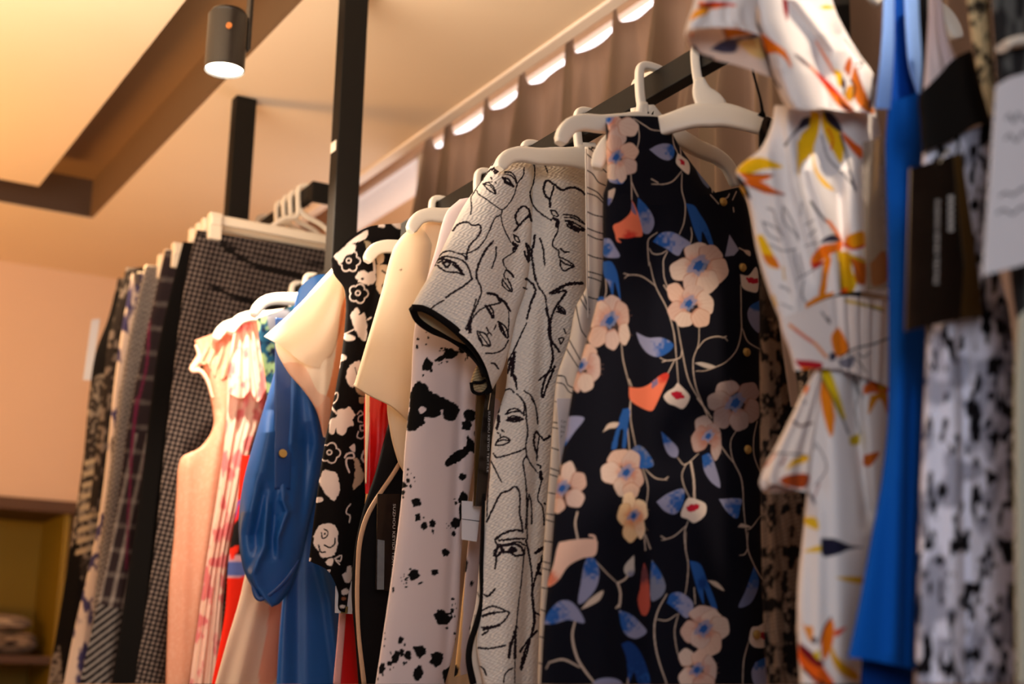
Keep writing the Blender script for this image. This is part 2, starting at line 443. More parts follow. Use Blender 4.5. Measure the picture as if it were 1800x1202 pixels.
# far wall with a niche under it
b = MB(); b.box(-3.2, 2.05, 5.3, 5.42, 1.72, 2.95); b.box(1.24, 2.05, 5.3, 5.42, 0, 1.72); struct('wall_back', b, WALLM)
b = MB(); b.box(-3.2, 2.05, -1.6, 5.42, -.06, 0); struct('floor', b, FLOORM)
# window wall on the right
b = MB(); b.box(1.93, 2.05, -1.6, 5.3, 0, 1.0); b.box(1.93, 2.05, -1.6, 5.3, 2.81, 2.92); b.box(1.93, 2.05, 3.97, 5.3, 1.0, 2.66); b.box(1.93, 2.05, 4.55, 5.3, 2.66, 2.81)
b.box(1.93, 2.05, -1.6, -.6, 1.0, 2.81); struct('wall_right', b, WALLM)
PANE = mat('daylit_frosted_glass', (225, 220, 240), rough=.3, emit=((250, 246, 250), 2.1), noise=(2, .05))
PATCH_GLOW = mat('daylight_patch_glow', (225, 220, 240), rough=.3, emit=((235, 214, 200), .55), noise=(2, .05))
def win(name, y0, y1, z0, z1, pm):
    b = MB(); b.box(1.955, 1.965, y0, y1, z0, z1); o = struct(name, b, pm)
    b = MB()
    for yy in (y0, y1-.03): b.box(1.94, 1.985, yy, yy+.03, z0, z1)
    for zz in (z0, z1-.012): b.box(1.955, 1.985, y0, y1, zz, zz+.012)
    f = b.build('window_frame', PLASTIC, o); f['_b'] = (0, 0, 0)
win('window_1', -.6, 3.97, 1.0, 2.81, PANE)
win('daylight_patch_pane', 3.98, 4.55, 2.66, 2.81, PATCH_GLOW)  # added glowing pane stands in for a daylit patch of wall

# curtain: pleat heads held high, cloth sagging between them so daylight shows over the top
def curtain():
    CUR = mat('taupe_curtain_cloth', (146, 122, 98), rough=.9, spec=.1, bump=(500, .3), noise=(9, .18))
    nt = CUR.node_tree; bs = nt.nodes['Principled BSDF']; out = nt.nodes['Material Output']
    tr = nt.nodes.new('ShaderNodeBsdfTranslucent'); tr.inputs[0].default_value = (*lin((200, 176, 160)), 1)
    ms = nt.nodes.new('ShaderNodeMixShader'); ms.inputs[0].default_value = .48
    nt.links.new(bs.outputs[0], ms.inputs[1]); nt.links.new(tr.outputs[0], ms.inputs[2]); nt.links.new(ms.outputs[0], out.inputs[0])
    heads = []
    for px, py in ((768, 262), (803, 238), (868, 196), (934, 150), (1015, 96), (1095, 41), (1178, -14)):
        r = ray(px, py); k = (1.78-EYE[0])/r[0]; heads.append((EYE+r*k)[1])
    step = (heads[3]-heads[-1])/3
    while heads[-1] > -.5: heads.append(heads[-1]-step)
    heads = np.array(heads)[::-1]
    ny, nz = 1100, 40
    Y = np.linspace(heads[0], heads[-1]+.02, ny)
    i = np.clip(np.searchsorted(heads, Y)-1, 0, len(heads)-2); f = (Y-heads[i])/(heads[i+1]-heads[i])
    near = np.minimum(f, 1-f)*(heads[i+1]-heads[i])               # metres from nearest pleat head
    top = 2.640+.075*np.exp(-(near/.012)**4)
    Z = np.linspace(0, 1, nz)[:, None]
    TZ = top[None]*(1-Z)+.06*Z
    wob = .25*np.sin(3*Z+Y[None]*5)
    X = 1.78-.030*np.exp(-(near/.022)**2)[None]*np.clip(1-Z*.8, 0, 1)+.054*np.sin(2*PI*(f+i)*2+1.1*np.sin(2*PI*f)+1.3*np.sin(i*2.1)+wob)[...]*(.08+.92*np.clip(Z*7, 0, 1))+.012*np.sin(2*PI*(f+i)*7+wob*3)*np.clip(Z*7, 0, 1)
    V = np.stack([X+0*TZ, np.broadcast_to(Y, X.shape), TZ], -1).reshape(-1, 3)
    me = mesh_np('curtain', V, grid_faces(nz, ny)); o = link('curtain', me, None, CUR)
    sl = o.modifiers.new('solid', 'SOLIDIFY'); sl.thickness = .003
    tag(o, 'long taupe pleated curtain hanging over the window behind the rack', 'curtain')
curtain()

# wall shelf unit in the niche
YEL = mat('yellow_lit_niche', (146, 118, 8), rough=.6, noise=(6, .15))  # yellow light of the niche put into the panel colour
WOOD = mat('dark_brown_shelf_board', (92, 62, 36), rough=.6, noise=(8, .3))
un = empty('shelf_unit', (0, 5.3, .1), 'built-in shelf unit below the white wall, its yellow light put into the colour', 'shelf')
b = MB(); b.box(-2.2, 1.22, 5.66, 5.68, .1, 1.70); b.build('back_panel', YEL, un)
b = MB(); b.box(1.20, 1.22, 5.30, 5.66, .1, 1.70); b.build('side_panel', YEL, un)
b = MB(); b.box(-2.2, -2.18, 5.30, 5.66, .1, 1.70); b.build('side_panel', YEL, un)
b = MB(); b.box(-2.2, 1.24, 5.27, 5.66, 1.675, 1.719); b.build('top_board', WOOD, un, bevel=.003)
for z in (1.14, .62, .12):
    b = MB(); b.box(-2.18, 1.20, 5.30, 5.66, z, z+.03); b.build('shelf_board', WOOD, un, bevel=.003)

def folded(cx, cy, z, lx, ly, h, seed, label, c1, c2):
    rs = np.random.RandomState(seed)
    nx, nyy = 48, 28
    u, v = np.meshgrid(np.linspace(0, 2*PI, nx*2), np.linspace(-PI/2, PI/2, nyy))
    se = lambda t, e: np.sign(t)*np.abs(t)**e
    x = se(np.cos(v), .4)*se(np.cos(u), .45); y = se(np.cos(v), .4)*se(np.sin(u), .45); zz = se(np.sin(v), .8)
    wv = .12*np.sin(5*x+seed)+.10*np.sin(7*y+seed*2)
    V = np.stack([cx+x*lx/2, cy+y*ly/2, z+h/2+(zz*(1+wv*(zz > 0)))*h/2], -1).reshape(-1, 3)
    n = fnoise(x*6+seed*3, y*6+zz*5, 3); k = np.clip((n-.5)*6+.5, 0, 1)[..., None]
    c = (lin(c1)*(1-k)+lin(c2)*k).reshape(-1, 3)
    me = mesh_np('folded_garment', V, grid_faces(nyy, nx*2), c); o = link('folded_garment', me, None, KNIT)
    tag(o, label, 'folded clothing', 'folded clothes on the niche shelf')
folded(.95, 5.47, 1.17, .44, .28, .085, 3, 'dark patterned folded garment lying at the bottom of the shelf pile', (50, 42, 38), (150, 130, 110))
folded(.93, 5.46, 1.256, .42, .26, .055, 5, 'light grey folded garment in the middle of the shelf pile', (190, 170, 145), (110, 96, 84))
folded(.84, 5.47, 1.312, .36, .24, .05, 9, 'checked pale folded garment on top of the shelf pile', (160, 150, 120), (90, 84, 70))

# track spotlight
BLK = mat('black_lamp_housing', (30, 24, 20), rough=.35, spec=.6, noise=(30, .15))
LENS = mat('lit_lamp_lens', (255, 240, 215), rough=.4, emit=((255, 240, 214), 14))
SP = np.array([.826, 2.625, 0.0])
sp = empty('track_spotlight', (SP[0], SP[1], ZC), 'black cylindrical spotlight hanging below the ceiling, lit', 'spotlight')
b = MB()
b.cyl((SP[0], SP[1], 2.305), (0, 0, 1), .040, .008, 40, .0405, cap=False)
b.cyl((SP[0], SP[1], 2.313), (0, 0, 1), .0405, .112, 40, cap=False)
b.cyl((SP[0], SP[1], 2.425), (0, 0, 1), .0405, .010, 40, .034)
b.cyl((SP[0], SP[1], 2.316), (0, 0, 1), .0375, .004, 40)
hs = b.build('housing', BLK, sp, smooth=True)
b = MB(); b.cyl((SP[0], SP[1], 2.309), (0, 0, 1), .0372, .005, 40); b.build('lens', LENS, hs)
b = MB(); b.box(SP[0]+.0405, SP[0]+.049, SP[1]-.012, SP[1]+.012, 2.36, 2.50); b.box(SP[0]-.012, SP[0]+.049, SP[1]-.012, SP[1]+.012, 2.492, 2.502); b.build('bracket', BLK, sp, bevel=.002)
b = MB(); b.cyl((SP[0], SP[1], 2.50), (0, 0, 1), .012, .05, 20); b.build('stem', BLK, sp, smooth=True)
b = MB(); b.box(SP[0]-.028, SP[0]+.0, SP[1]-.07, SP[1]+.07, 2.545, ZC); b.box(SP[0]-.015, SP[0]+.015, SP[1]-.02, SP[1]+.02, 2.545, 2.56); b.build('adapter', BLK, sp, bevel=.002)
b = MB(); b.cyl((SP[0]-.01, SP[1]-.0395, 2.385), (-.2, -1, 0), .006, .006, 16); b.build('knob', mat('orange_lamp_knob', (190, 110, 50), rough=.4, noise=(20, .1)), hs)

# clothes rack: uprights and rails are one welded frame
rk = empty('clothes_rack', (1.12, 2.64, 0), 'black steel clothes rack running along the curtain, full of clothes', 'rack')
def post(y, x=1.125, hw=.0275):
    b = MB(); b.box(x-hw, x+hw, y-.02, y+.02, 0, ZC); b.build('post', STEEL, rk, bevel=.002)
post(2.665, 1.118); post(3.375, 1.122, .028); post(1.185, 1.118, .018)
b = MB(); b.box(RAILX-.012, RAILX+.012, .3, 3.36, RAILZ-.019, RAILZ+.019); b.build('rail', STEEL, rk, bevel=.002)
R2X, R2Z = 1.217, 2.262
b = MB(); b.box(R2X-.011, R2X+.011, 3.09, 4.6, R2Z-.018, R2Z+.018); b.build('rail', STEEL, rk, bevel=.002)
b = MB(); b.box(R2X-.011, 1.315, 3.07, 3.092, R2Z-.028, R2Z+.020); b.box(1.297, 1.313, 3.07, 3.092, 0, R2Z-.02); b.build('crossbar', STEEL, rk, bevel=.002)
b = MB(); b.box(1.09, 1.105, 2.655, 2.685, 2.20, 2.225); b.build('post_highlight_peg', PLASTIC, rk, bevel=.002)  # pale peg stands for the bright highlight on the post
# ============================================================ GARMENTS
def thing(name, label, cat, y, z=1.9, group='clothes on the long rail', x=RAILX):
    return empty(name, (x, y, z), label, cat, group)
HG = 'white plastic hangers on the long rail'

# ---- navy floral blouse dress
def floral():
    pl = Plane(1.575)
    g = thing('floral_dress', 'navy dress with pale peach flowers and blue leaves, front and centre', 'dress', 1.575)
    c = Canvas(940, 195, 1370, 1215, (14, 14, 24), 1.8)
    O = [(950, 200), (950, 460), (950, 700), (950, 935)]
    T = lambda k, pts: [(O[k][0]+x/4.5, O[k][1]+y/4.5) for x, y in pts]
    CRM, LAV, BLU, DB = (204, 182, 164), (142, 143, 172), (40, 88, 158), (24, 58, 120)
    def stem(k, pts, wd=2.1, col=CRM): c.line(T(k, pts), wd*.78, col, taper=.35)
    def leaf(k, pts, blue, r=60, col=LAV, col2=BLU):
        (bx, by), = T(k, [blue]); c.poly(T(k, pts), col, col2=col2, g=(bx, by, r/4.5*2, .9))
    S = [(0, [(735, 35), (775, 120), (780, 200), (755, 310)]), (0, [(745, 40), (830, 95), (880, 125), (955, 135)]), (0, [(1045, 165), (1055, 240), (1085, 310)]), (0, [(1105, 262), (1112, 330)]),
         (0, [(1118, 452), (1050, 530), (985, 555), (880, 556)]), (0, [(930, 545), (878, 515)]), (0, [(1120, 470), (1118, 600), (1145, 720), (1135, 860), (1098, 955)]), (0, [(715, 470), (720, 560), (722, 680)]), (0, [(722, 540), (745, 600), (772, 655)]),
         (0, [(925, 938), (860, 985), (848, 1030), (858, 1202)]), (0, [(860, 1065), (890, 1105), (950, 1108), (1000, 1080)]), (0, [(1005, 1090), (975, 1150), (970, 1202)]), (0, [(1190, 900), (1198, 960), (1185, 1035)]),
         (0, [(1355, 560), (1360, 620)]), (0, [(1345, 640), (1410, 712)]), (0, [(1495, 632), (1480, 660), (1455, 672)]), (0, [(1550, 615), (1520, 680)]), (0, [(1525, 740), (1530, 775)]), (0, [(1570, 1060), (1620, 1085)]),
         (1, [(862, 0), (910, 190), (1000, 370), (1055, 560), (1075, 760), (1092, 975)]), (1, [(665, 130), (700, 105), (800, 115), (910, 190)]), (1, [(660, 92), (705, 105)]), (1, [(972, 0), (978, 120), (1010, 212)]), (1, [(975, 185), (1010, 240)]),
         (1, [(1068, 410), (1120, 700), (1170, 930), (1250, 1080), (1335, 1200)]), (1, [(1256, 512), (1250, 650), (1208, 780), (1228, 980), (1310, 1185)]), (1, [(1245, 685), (1300, 620), (1380, 592), (1455, 600), (1480, 625)]), (1, [(1440, 600), (1470, 590)]),
         (1, [(1585, 180), (1588, 400), (1588, 560), (1550, 700), (1470, 790), (1385, 833), (1300, 862), (1230, 864)]), (1, [(1598, 530), (1640, 630), (1735, 692)]), (1, [(640, 640), (655, 780), (705, 980)]), (1, [(515, 130), (520, 230), (508, 290)]),
         (1, [(1062, 775), (1035, 830), (1005, 890)]), (1, [(1118, 700), (1110, 750), (1070, 772), (990, 780), (945, 758)]), (1, [(1000, 780), (965, 792)]), (1, [(700, 930), (722, 985)]), (1, [(715, 1090), (700, 1202)]),
         (2, [(1560, 238), (1505, 340), (1520, 480), (1590, 640), (1610, 900), (1640, 1170)]), (2, [(1715, 180), (1688, 310), (1690, 450), (1745, 605)]), (2, [(1168, 970), (1140, 1060), (1148, 1202)]), (2, [(1150, 1010), (1060, 1088), (990, 1115), (960, 1120)]), (2, [(990, 1112), (955, 1090)]),
         (2, [(808, 548), (850, 700), (835, 860)]), (2, [(830, 560), (910, 630), (1000, 645)]), (2, [(985, 640), (1010, 622)]), (2, [(1740, 930), (1660, 1030), (1620, 1040)]), (2, [(820, 1060), (830, 1202)]), (2, [(830, 1080), (870, 1190)]),
         (2, [(712, 40), (715, 180), (752, 375)]), (2, [(690, 230), (705, 420)]), (2, [(1425, 370), (1480, 450), (1530, 510)]), (2, [(1085, 470), (1140, 525), (1250, 438)]), (2, [(1155, 515), (1120, 600), (1135, 690), (1182, 790)]), (2, [(1270, 20), (1300, 90), (1330, 160)]), (2, [(1240, 0), (1355, 155)]),
         (2, [(145, 440), (160, 540)]), (3, [(1640, 0), (1640, 130), (1690, 260), (1760, 385)]), (3, [(1640, 130), (1615, 175), (1575, 185)]), (3, [(1150, 0), (1148, 130), (1168, 250), (1160, 400), (1145, 492)]), (3, [(1215, 440), (1225, 570)]),
         (3, [(1645, 870), (1608, 1020), (1600, 1202)]), (3, [(1000, 490), (930, 620), (900, 750), (910, 900), (940, 1030), (1000, 1202)], 3), (3, [(1092, 645), (1062, 770), (1070, 880), (1088, 970)]), (3, [(920, 690), (1000, 698), (1080, 650)]),
         (3, [(410, 200), (530, 330), (605, 400)]), (3, [(275, 700), (252, 820), (285, 980), (340, 1080), (425, 1190)], 5), (3, [(70, 1030), (180, 1008), (310, 1068)], 4), (3, [(70, 1030), (45, 1080)], 2), (3, [(690, 960), (700, 1080), (690, 1202)], 4), (3, [(600, 600), (632, 560)], 4)]
    for s in S: stem(*s)
    c.line(T(2, [(1190, 505), (1212, 640), (1218, 790)]), 3.6, CRM); c.line(T(2, [(292, 900), (275, 990), (295, 1110)]), 3, CRM)
    c.line(T(3, [(610, 400), (632, 480), (625, 590)]), 3.6, CRM); c.line(T(3, [(615, 402), (665, 375), (692, 345)]), 3, CRM); c.line(T(1, [(1145, 0), (1120, 60)]), 3, CRM)
    # leaves
    leaf(0, [(540, 470), (543, 530), (600, 552), (655, 550), (660, 520), (600, 450)], (655, 540), 40)
    leaf(0, [(862, 282), (930, 245), (1000, 235), (1050, 255), (1060, 310), (1040, 355), (1000, 368), (940, 345)], (1062, 300), 40)
    leaf(0, [(772, 660), (840, 730), (890, 810), (898, 880), (860, 945), (820, 945), (795, 900), (768, 760)], (800, 700), 80)
    leaf(0, [(538, 610), (590, 590), (565, 690), (535, 725)], (545, 700), 20, CRM, (90, 100, 150))
    leaf(0, [(500, 985), (550, 990), (590, 1050), (628, 1128), (560, 1140), (498, 1120)], (500, 1070), 40)
    leaf(0, [(1150, 708), (1215, 725), (1260, 790), (1320, 890), (1375, 1065), (1350, 1058), (1280, 930), (1270, 1030), (1230, 960)], (1200, 800), 300, DB)
    leaf(0, [(888, 1010), (950, 945), (1040, 935), (1120, 975), (1190, 1030), (1130, 1065), (1090, 1122), (1000, 1070)], (900, 1010), 90)
    c.poly(T(0, [(1495, 955), (1570, 1075), (1530, 1120), (1460, 1128)]), (140, 138, 158), sm=False); c.poly(T(0, [(1600, 1075), (1655, 1085), (1660, 1125), (1630, 1110)]), CRM)
    c.poly(T(0, [(1225, 430), (1330, 540), (1330, 590), (1280, 540)]), (110, 120, 150))
    c.poly(T(1, [(490, 0), (560, 0), (610, 100), (635, 330), (612, 240), (585, 160), (572, 270), (540, 180), (500, 100)]), BLU, col2=LAV, g=(114+950, 500, 12))
    leaf(1, [(440, 280), (500, 280), (500, 320), (420, 380)], (450, 300), 30, BLU)
    leaf(1, [(757, 558), (850, 600), (960, 600), (1052, 655), (1020, 710), (930, 752), (850, 725), (790, 650)], (1020, 700), 70)
    c.poly(T(1, [(1215, 800), (1280, 795), (1388, 830), (1330, 845)]), (190, 176, 165))
    leaf(1, [(1730, 308), (1660, 350), (1638, 420), (1672, 510), (1730, 560)], (1700, 330), 40)
    leaf(2, [(160, 420), (185, 300), (200, 160), (270, 140), (347, 158), (270, 265), (205, 360)], (185, 370), 40)
    c.poly(T(2, [(650, 85), (705, 80), (695, 200), (672, 395), (648, 390), (655, 240), (630, 250), (598, 400), (562, 400), (600, 250)]), BLU, rough=.5)
    c.poly(T(2, [(492, 268), (540, 200), (620, 192), (600, 230), (545, 240)]), CRM)
    leaf(2, [(720, 405), (770, 370), (835, 410), (895, 528), (790, 552), (735, 480)], (800, 520), 70, (112, 116, 140))
    leaf(2, [(955, 262), (1030, 330), (1088, 400), (1078, 465), (1025, 455), (985, 390)], (970, 320), 35, LAV)
    leaf(2, [(1278, 455), (1335, 435), (1385, 540), (1422, 705), (1350, 660), (1295, 570)], (1300, 470), 45)
    leaf(2, [(918, 818), (1010, 752), (1132, 718), (1125, 840), (1065, 915), (985, 892)], (1110, 820), 55)
    leaf(2, [(1412, 797), (1590, 797), (1582, 860), (1555, 950), (1475, 895)], (1565, 880), 55)
    c.poly(T(2, [(1560, 1020), (1590, 990), (1670, 1020), (1610, 1022)]), CRM)
    leaf(3, [(370, 200), (430, 215), (465, 320), (440, 440), (350, 550), (300, 565), (320, 400), (345, 260)], (400, 260), 60)
    c.poly(T(3, [(320, 612), (390, 530), (497, 462), (470, 535), (380, 590)]), CRM)
    leaf(3, [(25, 728), (60, 640), (150, 548), (230, 545), (300, 610), (347, 718), (220, 695), (110, 725)], (80, 650), 75)
    leaf(3, [(620, 615), (720, 655), (800, 730), (840, 790), (760, 842), (680, 815), (640, 740)], (650, 700), 60)
    leaf(3, [(640, 885), (700, 865), (770, 920), (830, 1040), (865, 1202), (780, 1202), (740, 1110), (700, 1190), (680, 1000)], (740, 950), 300, BLU, DB)
    c.poly(T(3, [(820, 240), (850, 330), (865, 580), (835, 660), (800, 650), (770, 540), (790, 440), (800, 320)]), (190, 84, 66), col2=(110, 60, 62), g=(1133, 1010, 22))
    leaf(3, [(880, 218), (950, 320), (990, 430), (960, 505), (880, 545), (870, 380)], (930, 290), 50, (118, 122, 142))
    c.poly(T(3, [(1178, 225), (1260, 250), (1310, 360), (1400, 605), (1360, 600), (1290, 440), (1292, 572), (1240, 450)]), BLU, col2=DB, g=(1235, 1025, 14))
    c.poly(T(3, [(1320, 380), (1395, 395), (1455, 465), (1380, 430)]), CRM)
    leaf(3, [(1000, 560), (1030, 490), (1110, 478), (1210, 570), (1160, 680), (1080, 620)], (1010, 560), 70)
    leaf(3, [(1690, 270), (1728, 400), (1665, 560), (1568, 595), (1620, 470)], (1700, 350), 60, (112, 118, 150))
    leaf(3, [(1700, 1030), (1795, 995), (1800, 1202), (1700, 1210), (1670, 1110)], (1750, 1010), 50)
    c.ell(1068, 1203, 26, 12, 0, LAV)
    # orange bells, calla
    ORG, RED_ = (236, 122, 88), (206, 60, 46)
    c.poly(T(0, [(722, 682), (745, 722), (775, 800), (806, 962), (740, 975), (690, 985), (612, 985), (640, 1018), (605, 1008), (590, 950), (575, 885), (640, 850), (705, 790), (720, 740)]), ORG, col2=RED_, g=(1107, 418, 16)); c.poly(T(0, [(722, 690), (745, 735), (760, 800), (722, 770)]), (120, 100, 130))
    c.poly(T(1, [(700, 990), (780, 998), (850, 975), (900, 935), (960, 890), (1008, 880), (1015, 905), (970, 1010), (910, 1140), (880, 1180), (800, 1155), (710, 1090)]), ORG, col2=RED_, g=(1168, 662, 16)); c.poly(T(1, [(880, 950), (925, 920), (925, 970), (890, 1000)]), (130, 110, 140), rough=2)
    c.poly(T(3, [(148, 80), (290, 58), (440, 60), (450, 110), (430, 185), (330, 208), (220, 270), (150, 370), (95, 420), (58, 430), (60, 390), (105, 250), (128, 140)]), (232, 190, 168), col2=(210, 120, 92), g=(965, 1018, 22)); c.line(T(3, [(435, 75), (425, 35), (390, 25)]), 4, (232, 190, 168))
    # buds with a red blush
    def bud(k, pts, red):
        c.poly(T(k, pts), (228, 208, 192)); c.poly(T(k, red), (192, 30, 52), rough=1.5)
    bud(0, [(1085, 310), (1072, 385), (1108, 430), (1150, 468), (1172, 478), (1182, 430), (1168, 375), (1120, 335)], [(1090, 355), (1125, 362), (1147, 395), (1120, 402)])
    bud(1, [(1085, 955), (1055, 995), (1000, 1030), (975, 1068), (1010, 1118), (1060, 1138), (1125, 1162), (1170, 1108), (1180, 1060), (1130, 1000)], [(1032, 1035), (1090, 1025), (1142, 1070), (1085, 1085), (1045, 1068)])
    bud(1, [(1580, 100), (1645, 108), (1705, 42), (1725, 120), (1718, 235), (1685, 242), (1600, 205)], [(1620, 122), (1720, 135), (1718, 172), (1650, 165)])
    bud(2, [(1170, 785), (1140, 830), (1112, 930), (1165, 955), (1215, 985), (1300, 925), (1308, 840), (1225, 795)], [(1150, 862), (1200, 838), (1262, 845), (1225, 888), (1165, 895)])
    bud(3, [(1648, 850), (1672, 755), (1720, 745), (1772, 722), (1790, 800), (1782, 905), (1700, 912), (1660, 880)], [(1725, 800), (1790, 790), (1790, 850), (1730, 835)])
    c.poly(T(3, [(740, 182), (672, 258), (662, 310), (700, 352), (738, 335), (742, 250)]), (196, 186, 176), col2=(130, 130, 150), g=(1110, 1010, 10))
    # poppy-like flowers: centre px, petals as (dx, dy, rx, ry, angle)
    def flower(cx, cy, pet, tint=0, cen=(0, 0, 9)):
        rs = np.random.RandomState(int(cx))
        for k, (dx, dy, rx, ry, an) in enumerate(pet):
            base = np.array([(236, 208, 190), (240, 200, 178), (228, 196, 182), (244, 214, 196), (226, 186, 168)][(k+int(cx)) % 5])
            base = base*.90
            if tint == 2: base = np.array([(246, 214, 176), (240, 200, 150)][k % 2])  # yellowed petals paint the small warm patch of light on one flower
            if tint == 3: base = base*np.array([.82, .82, .86])
            n = 20; a = np.arange(n)*2*PI/n; an = math.radians(an); rr = 1+.05*np.sin(5*a+rs.rand()*6)
            X = cx+dx+rx*rr*np.cos(a)*math.cos(an)-ry*rr*np.sin(a)*math.sin(an); Y = cy+dy+rx*rr*np.cos(a)*math.sin(an)+ry*rr*np.sin(a)*math.cos(an)
            edge = tuple(base*np.array([.90, .80, .76])); c.poly(np.stack([X, Y], 1), edge)
            X2 = cx+dx*1.06+(X-cx-dx)*.94; Y2 = cy+dy*1.06+(Y-cy-dy)*.94
            c.poly(np.stack([X2, Y2], 1), tuple(base), col2=tuple(base*np.array([.93, .72, .66])), g=(cx, cy, max(rx, ry)*1.1, .3))
            for q in (-.3, 0, .35):
                L = math.hypot(dx, dy)+max(rx, ry)*.7; th = math.atan2(dy, dx)+q*.7
                c.line([(cx+9*math.cos(th), cy+9*math.sin(th)), (cx+L*math.cos(th+.05), cy+L*math.sin(th+.05))], .8, edge, a=.45)
        x, y, r = cen
        c.ell(cx+x, cy+y, r*1.25, r*1.3, 0, (128, 138, 172), a=.75, rough=.35, soft=2); c.ell(cx+x, cy+y, r*.62, r*.7, 0, (40, 84, 150), rough=.3)
    flower(1071, 212, [(10, 6, 14, 16, 0), (14, 26, 16, 20, 0), (32, 11, 19, 17, 20)], 0, (-1, -1, 6))
    flower(1083, 277, [(-14, 0, 12, 24, 0), (-4, -24, 14, 16, 0), (-6, 24, 14, 15, 0), (22, -10, 17, 16, 20), (20, 15, 17, 15, 0), (8, 24, 10, 20, -8)], 0, (0, 0, 8))
    flower(1228, 468, [(0, -24, 26, 17, 0), (20, -20, 22, 17, 20), (-27, 6, 24, 20, -15), (32, 8, 19, 24, 20), (-8, 28, 20, 20, 0), (15, 26, 20, 22, 30)], 0, (0, 0, 12))
    flower(1211, 534, [(-22, -18, 15, 20, -30), (8, -16, 20, 18, 0), (28, -2, 14, 22, -20), (-20, 12, 17, 18, 20), (-8, 26, 17, 14, 0), (20, 24, 17, 17, 0)], 0, (0, 0, 9))
    flower(1072, 564, [(4, -30, 16, 14, 10), (-18, -10, 18, 26, 20), (20, -12, 13, 24, -10), (24, 22, 10, 20, 0), (-20, 26, 17, 20, 30), (4, 32, 13, 18, 0)], 0, (0, 0, 10))
    flower(1021, 643, [(12, -22, 16, 16, 20), (22, 2, 12, 26, 0), (2, -5, 10, 14, 0), (-6, 28, 8, 18, 0), (8, 28, 15, 17, 0)], 0, (0, 0, 8))
    flower(1293, 709, [(-14, -26, 22, 13, -10), (22, -18, 18, 20, 30), (-28, -4, 22, 18, -10), (28, 12, 13, 22, 0), (-22, 24, 17, 20, 10), (6, 28, 18, 20, 0)], 3, (0, 0, 11))
    flower(1245, 767, [(-8, -20, 16, 16, 0), (-14, 4, 15, 24, 15), (8, -4, 14, 20, 0), (14, 16, 9, 26, 5)], 3, (0, 0, 7))
    flower(1101, 831, [(-12, -26, 22, 14, -15), (8, -18, 16, 22, 10), (-26, 0, 19, 20, 0), (16, 10, 14, 20, 0), (-4, 22, 18, 20, 0), (8, 30, 15, 14, 0)], 0, (0, 0, 9))
    flower(1114, 907, [(-8, -24, 12, 18, 0), (-16, -4, 12, 20, 10), (12, -10, 12, 20, -10), (-4, 22, 15, 24, 10), (10, 14, 9, 26, -6)], 2, (0, 0, 7))
    flower(988, 859, [(10, -28, 13, 20, 10), (28, -12, 14, 18, 0), (-8, -2, 14, 22, 0), (-8, 28, 14, 14, 0), (22, 16, 17, 17, 0)], 0, (0, 0, 9))
    flower(1237, 1106, [(0, -26, 26, 15, 0), (14, -14, 20, 20, 20), (-22, 4, 18, 20, 0), (26, -2, 19, 22, 10), (10, 24, 22, 24, 20), (-6, 14, 18, 20, 0)], 0, (0, 0, 10))
    flower(1225, 1178, [(-18, -22, 14, 16, 0), (6, -20, 16, 16, 0), (22, -4, 12, 24, -10), (-14, 14, 18, 20, 0), (12, 24, 20, 20, 0)], 0, (0, 0, 8))
    c.poly(T(3, [(1730, 800), (1790, 795), (1795, 830), (1730, 830)]), (160, 20, 40))
    L = [(1064, 207), (1066, 262), (1067, 318), (1060, 345), (1059, 470), (1052, 520), (1034, 590), (1008, 680), (992, 780), (978, 860), (968, 980), (957, 1080), (950, 1202)]
    R = [(1166, 206), (1198, 262), (1240, 318), (1268, 345), (1300, 330), (1322, 400), (1336, 470), (1338, 600), (1338, 760), (1338, 950), (1346, 1080), (1352, 1202)]
    fd = ridges([([(1100, 380), (1080, 700), (1060, 1202)], 34, .006), ([(1200, 300), (1215, 700), (1230, 1202)], 45, .007), ([(1150, 400), (1140, 800), (1140, 1202)], 22, -.006), ([(1300, 450), (1300, 800), (1310, 1202)], 20, .004)])
    o = cloth('bodice', g, pl, L, R, c, T=[(1064, 207), (1090, 204), (1140, 204), (1166, 206)], bulge=.020, fold=fd, dens=1.25, mat_=CREPE, edge=6, w0=.066, backw=-.022)
    # front placket edge on the neckline
    for i, (x, y) in enumerate(((1271, 355), (1305, 470), (1312, 619), (1314, 790), (1330, 1115))):
        p = pl.P(np.array(float(x)), np.array(float(y)), .0885)
        b = MB(); b.cyl(p, pl.n, .0062, .0022, 20, .0056); b.cyl(p+pl.n*.0022, pl.n, .0046, .0010, 20, .0030); b.build('button', BRASS, o, smooth=True)
    hanger(Plane(1.575, x=1.135), 'white plastic hanger inside the navy floral dress', HG, rx=1.150, hw=.158, drop=-.022, sc=.8)
floral()

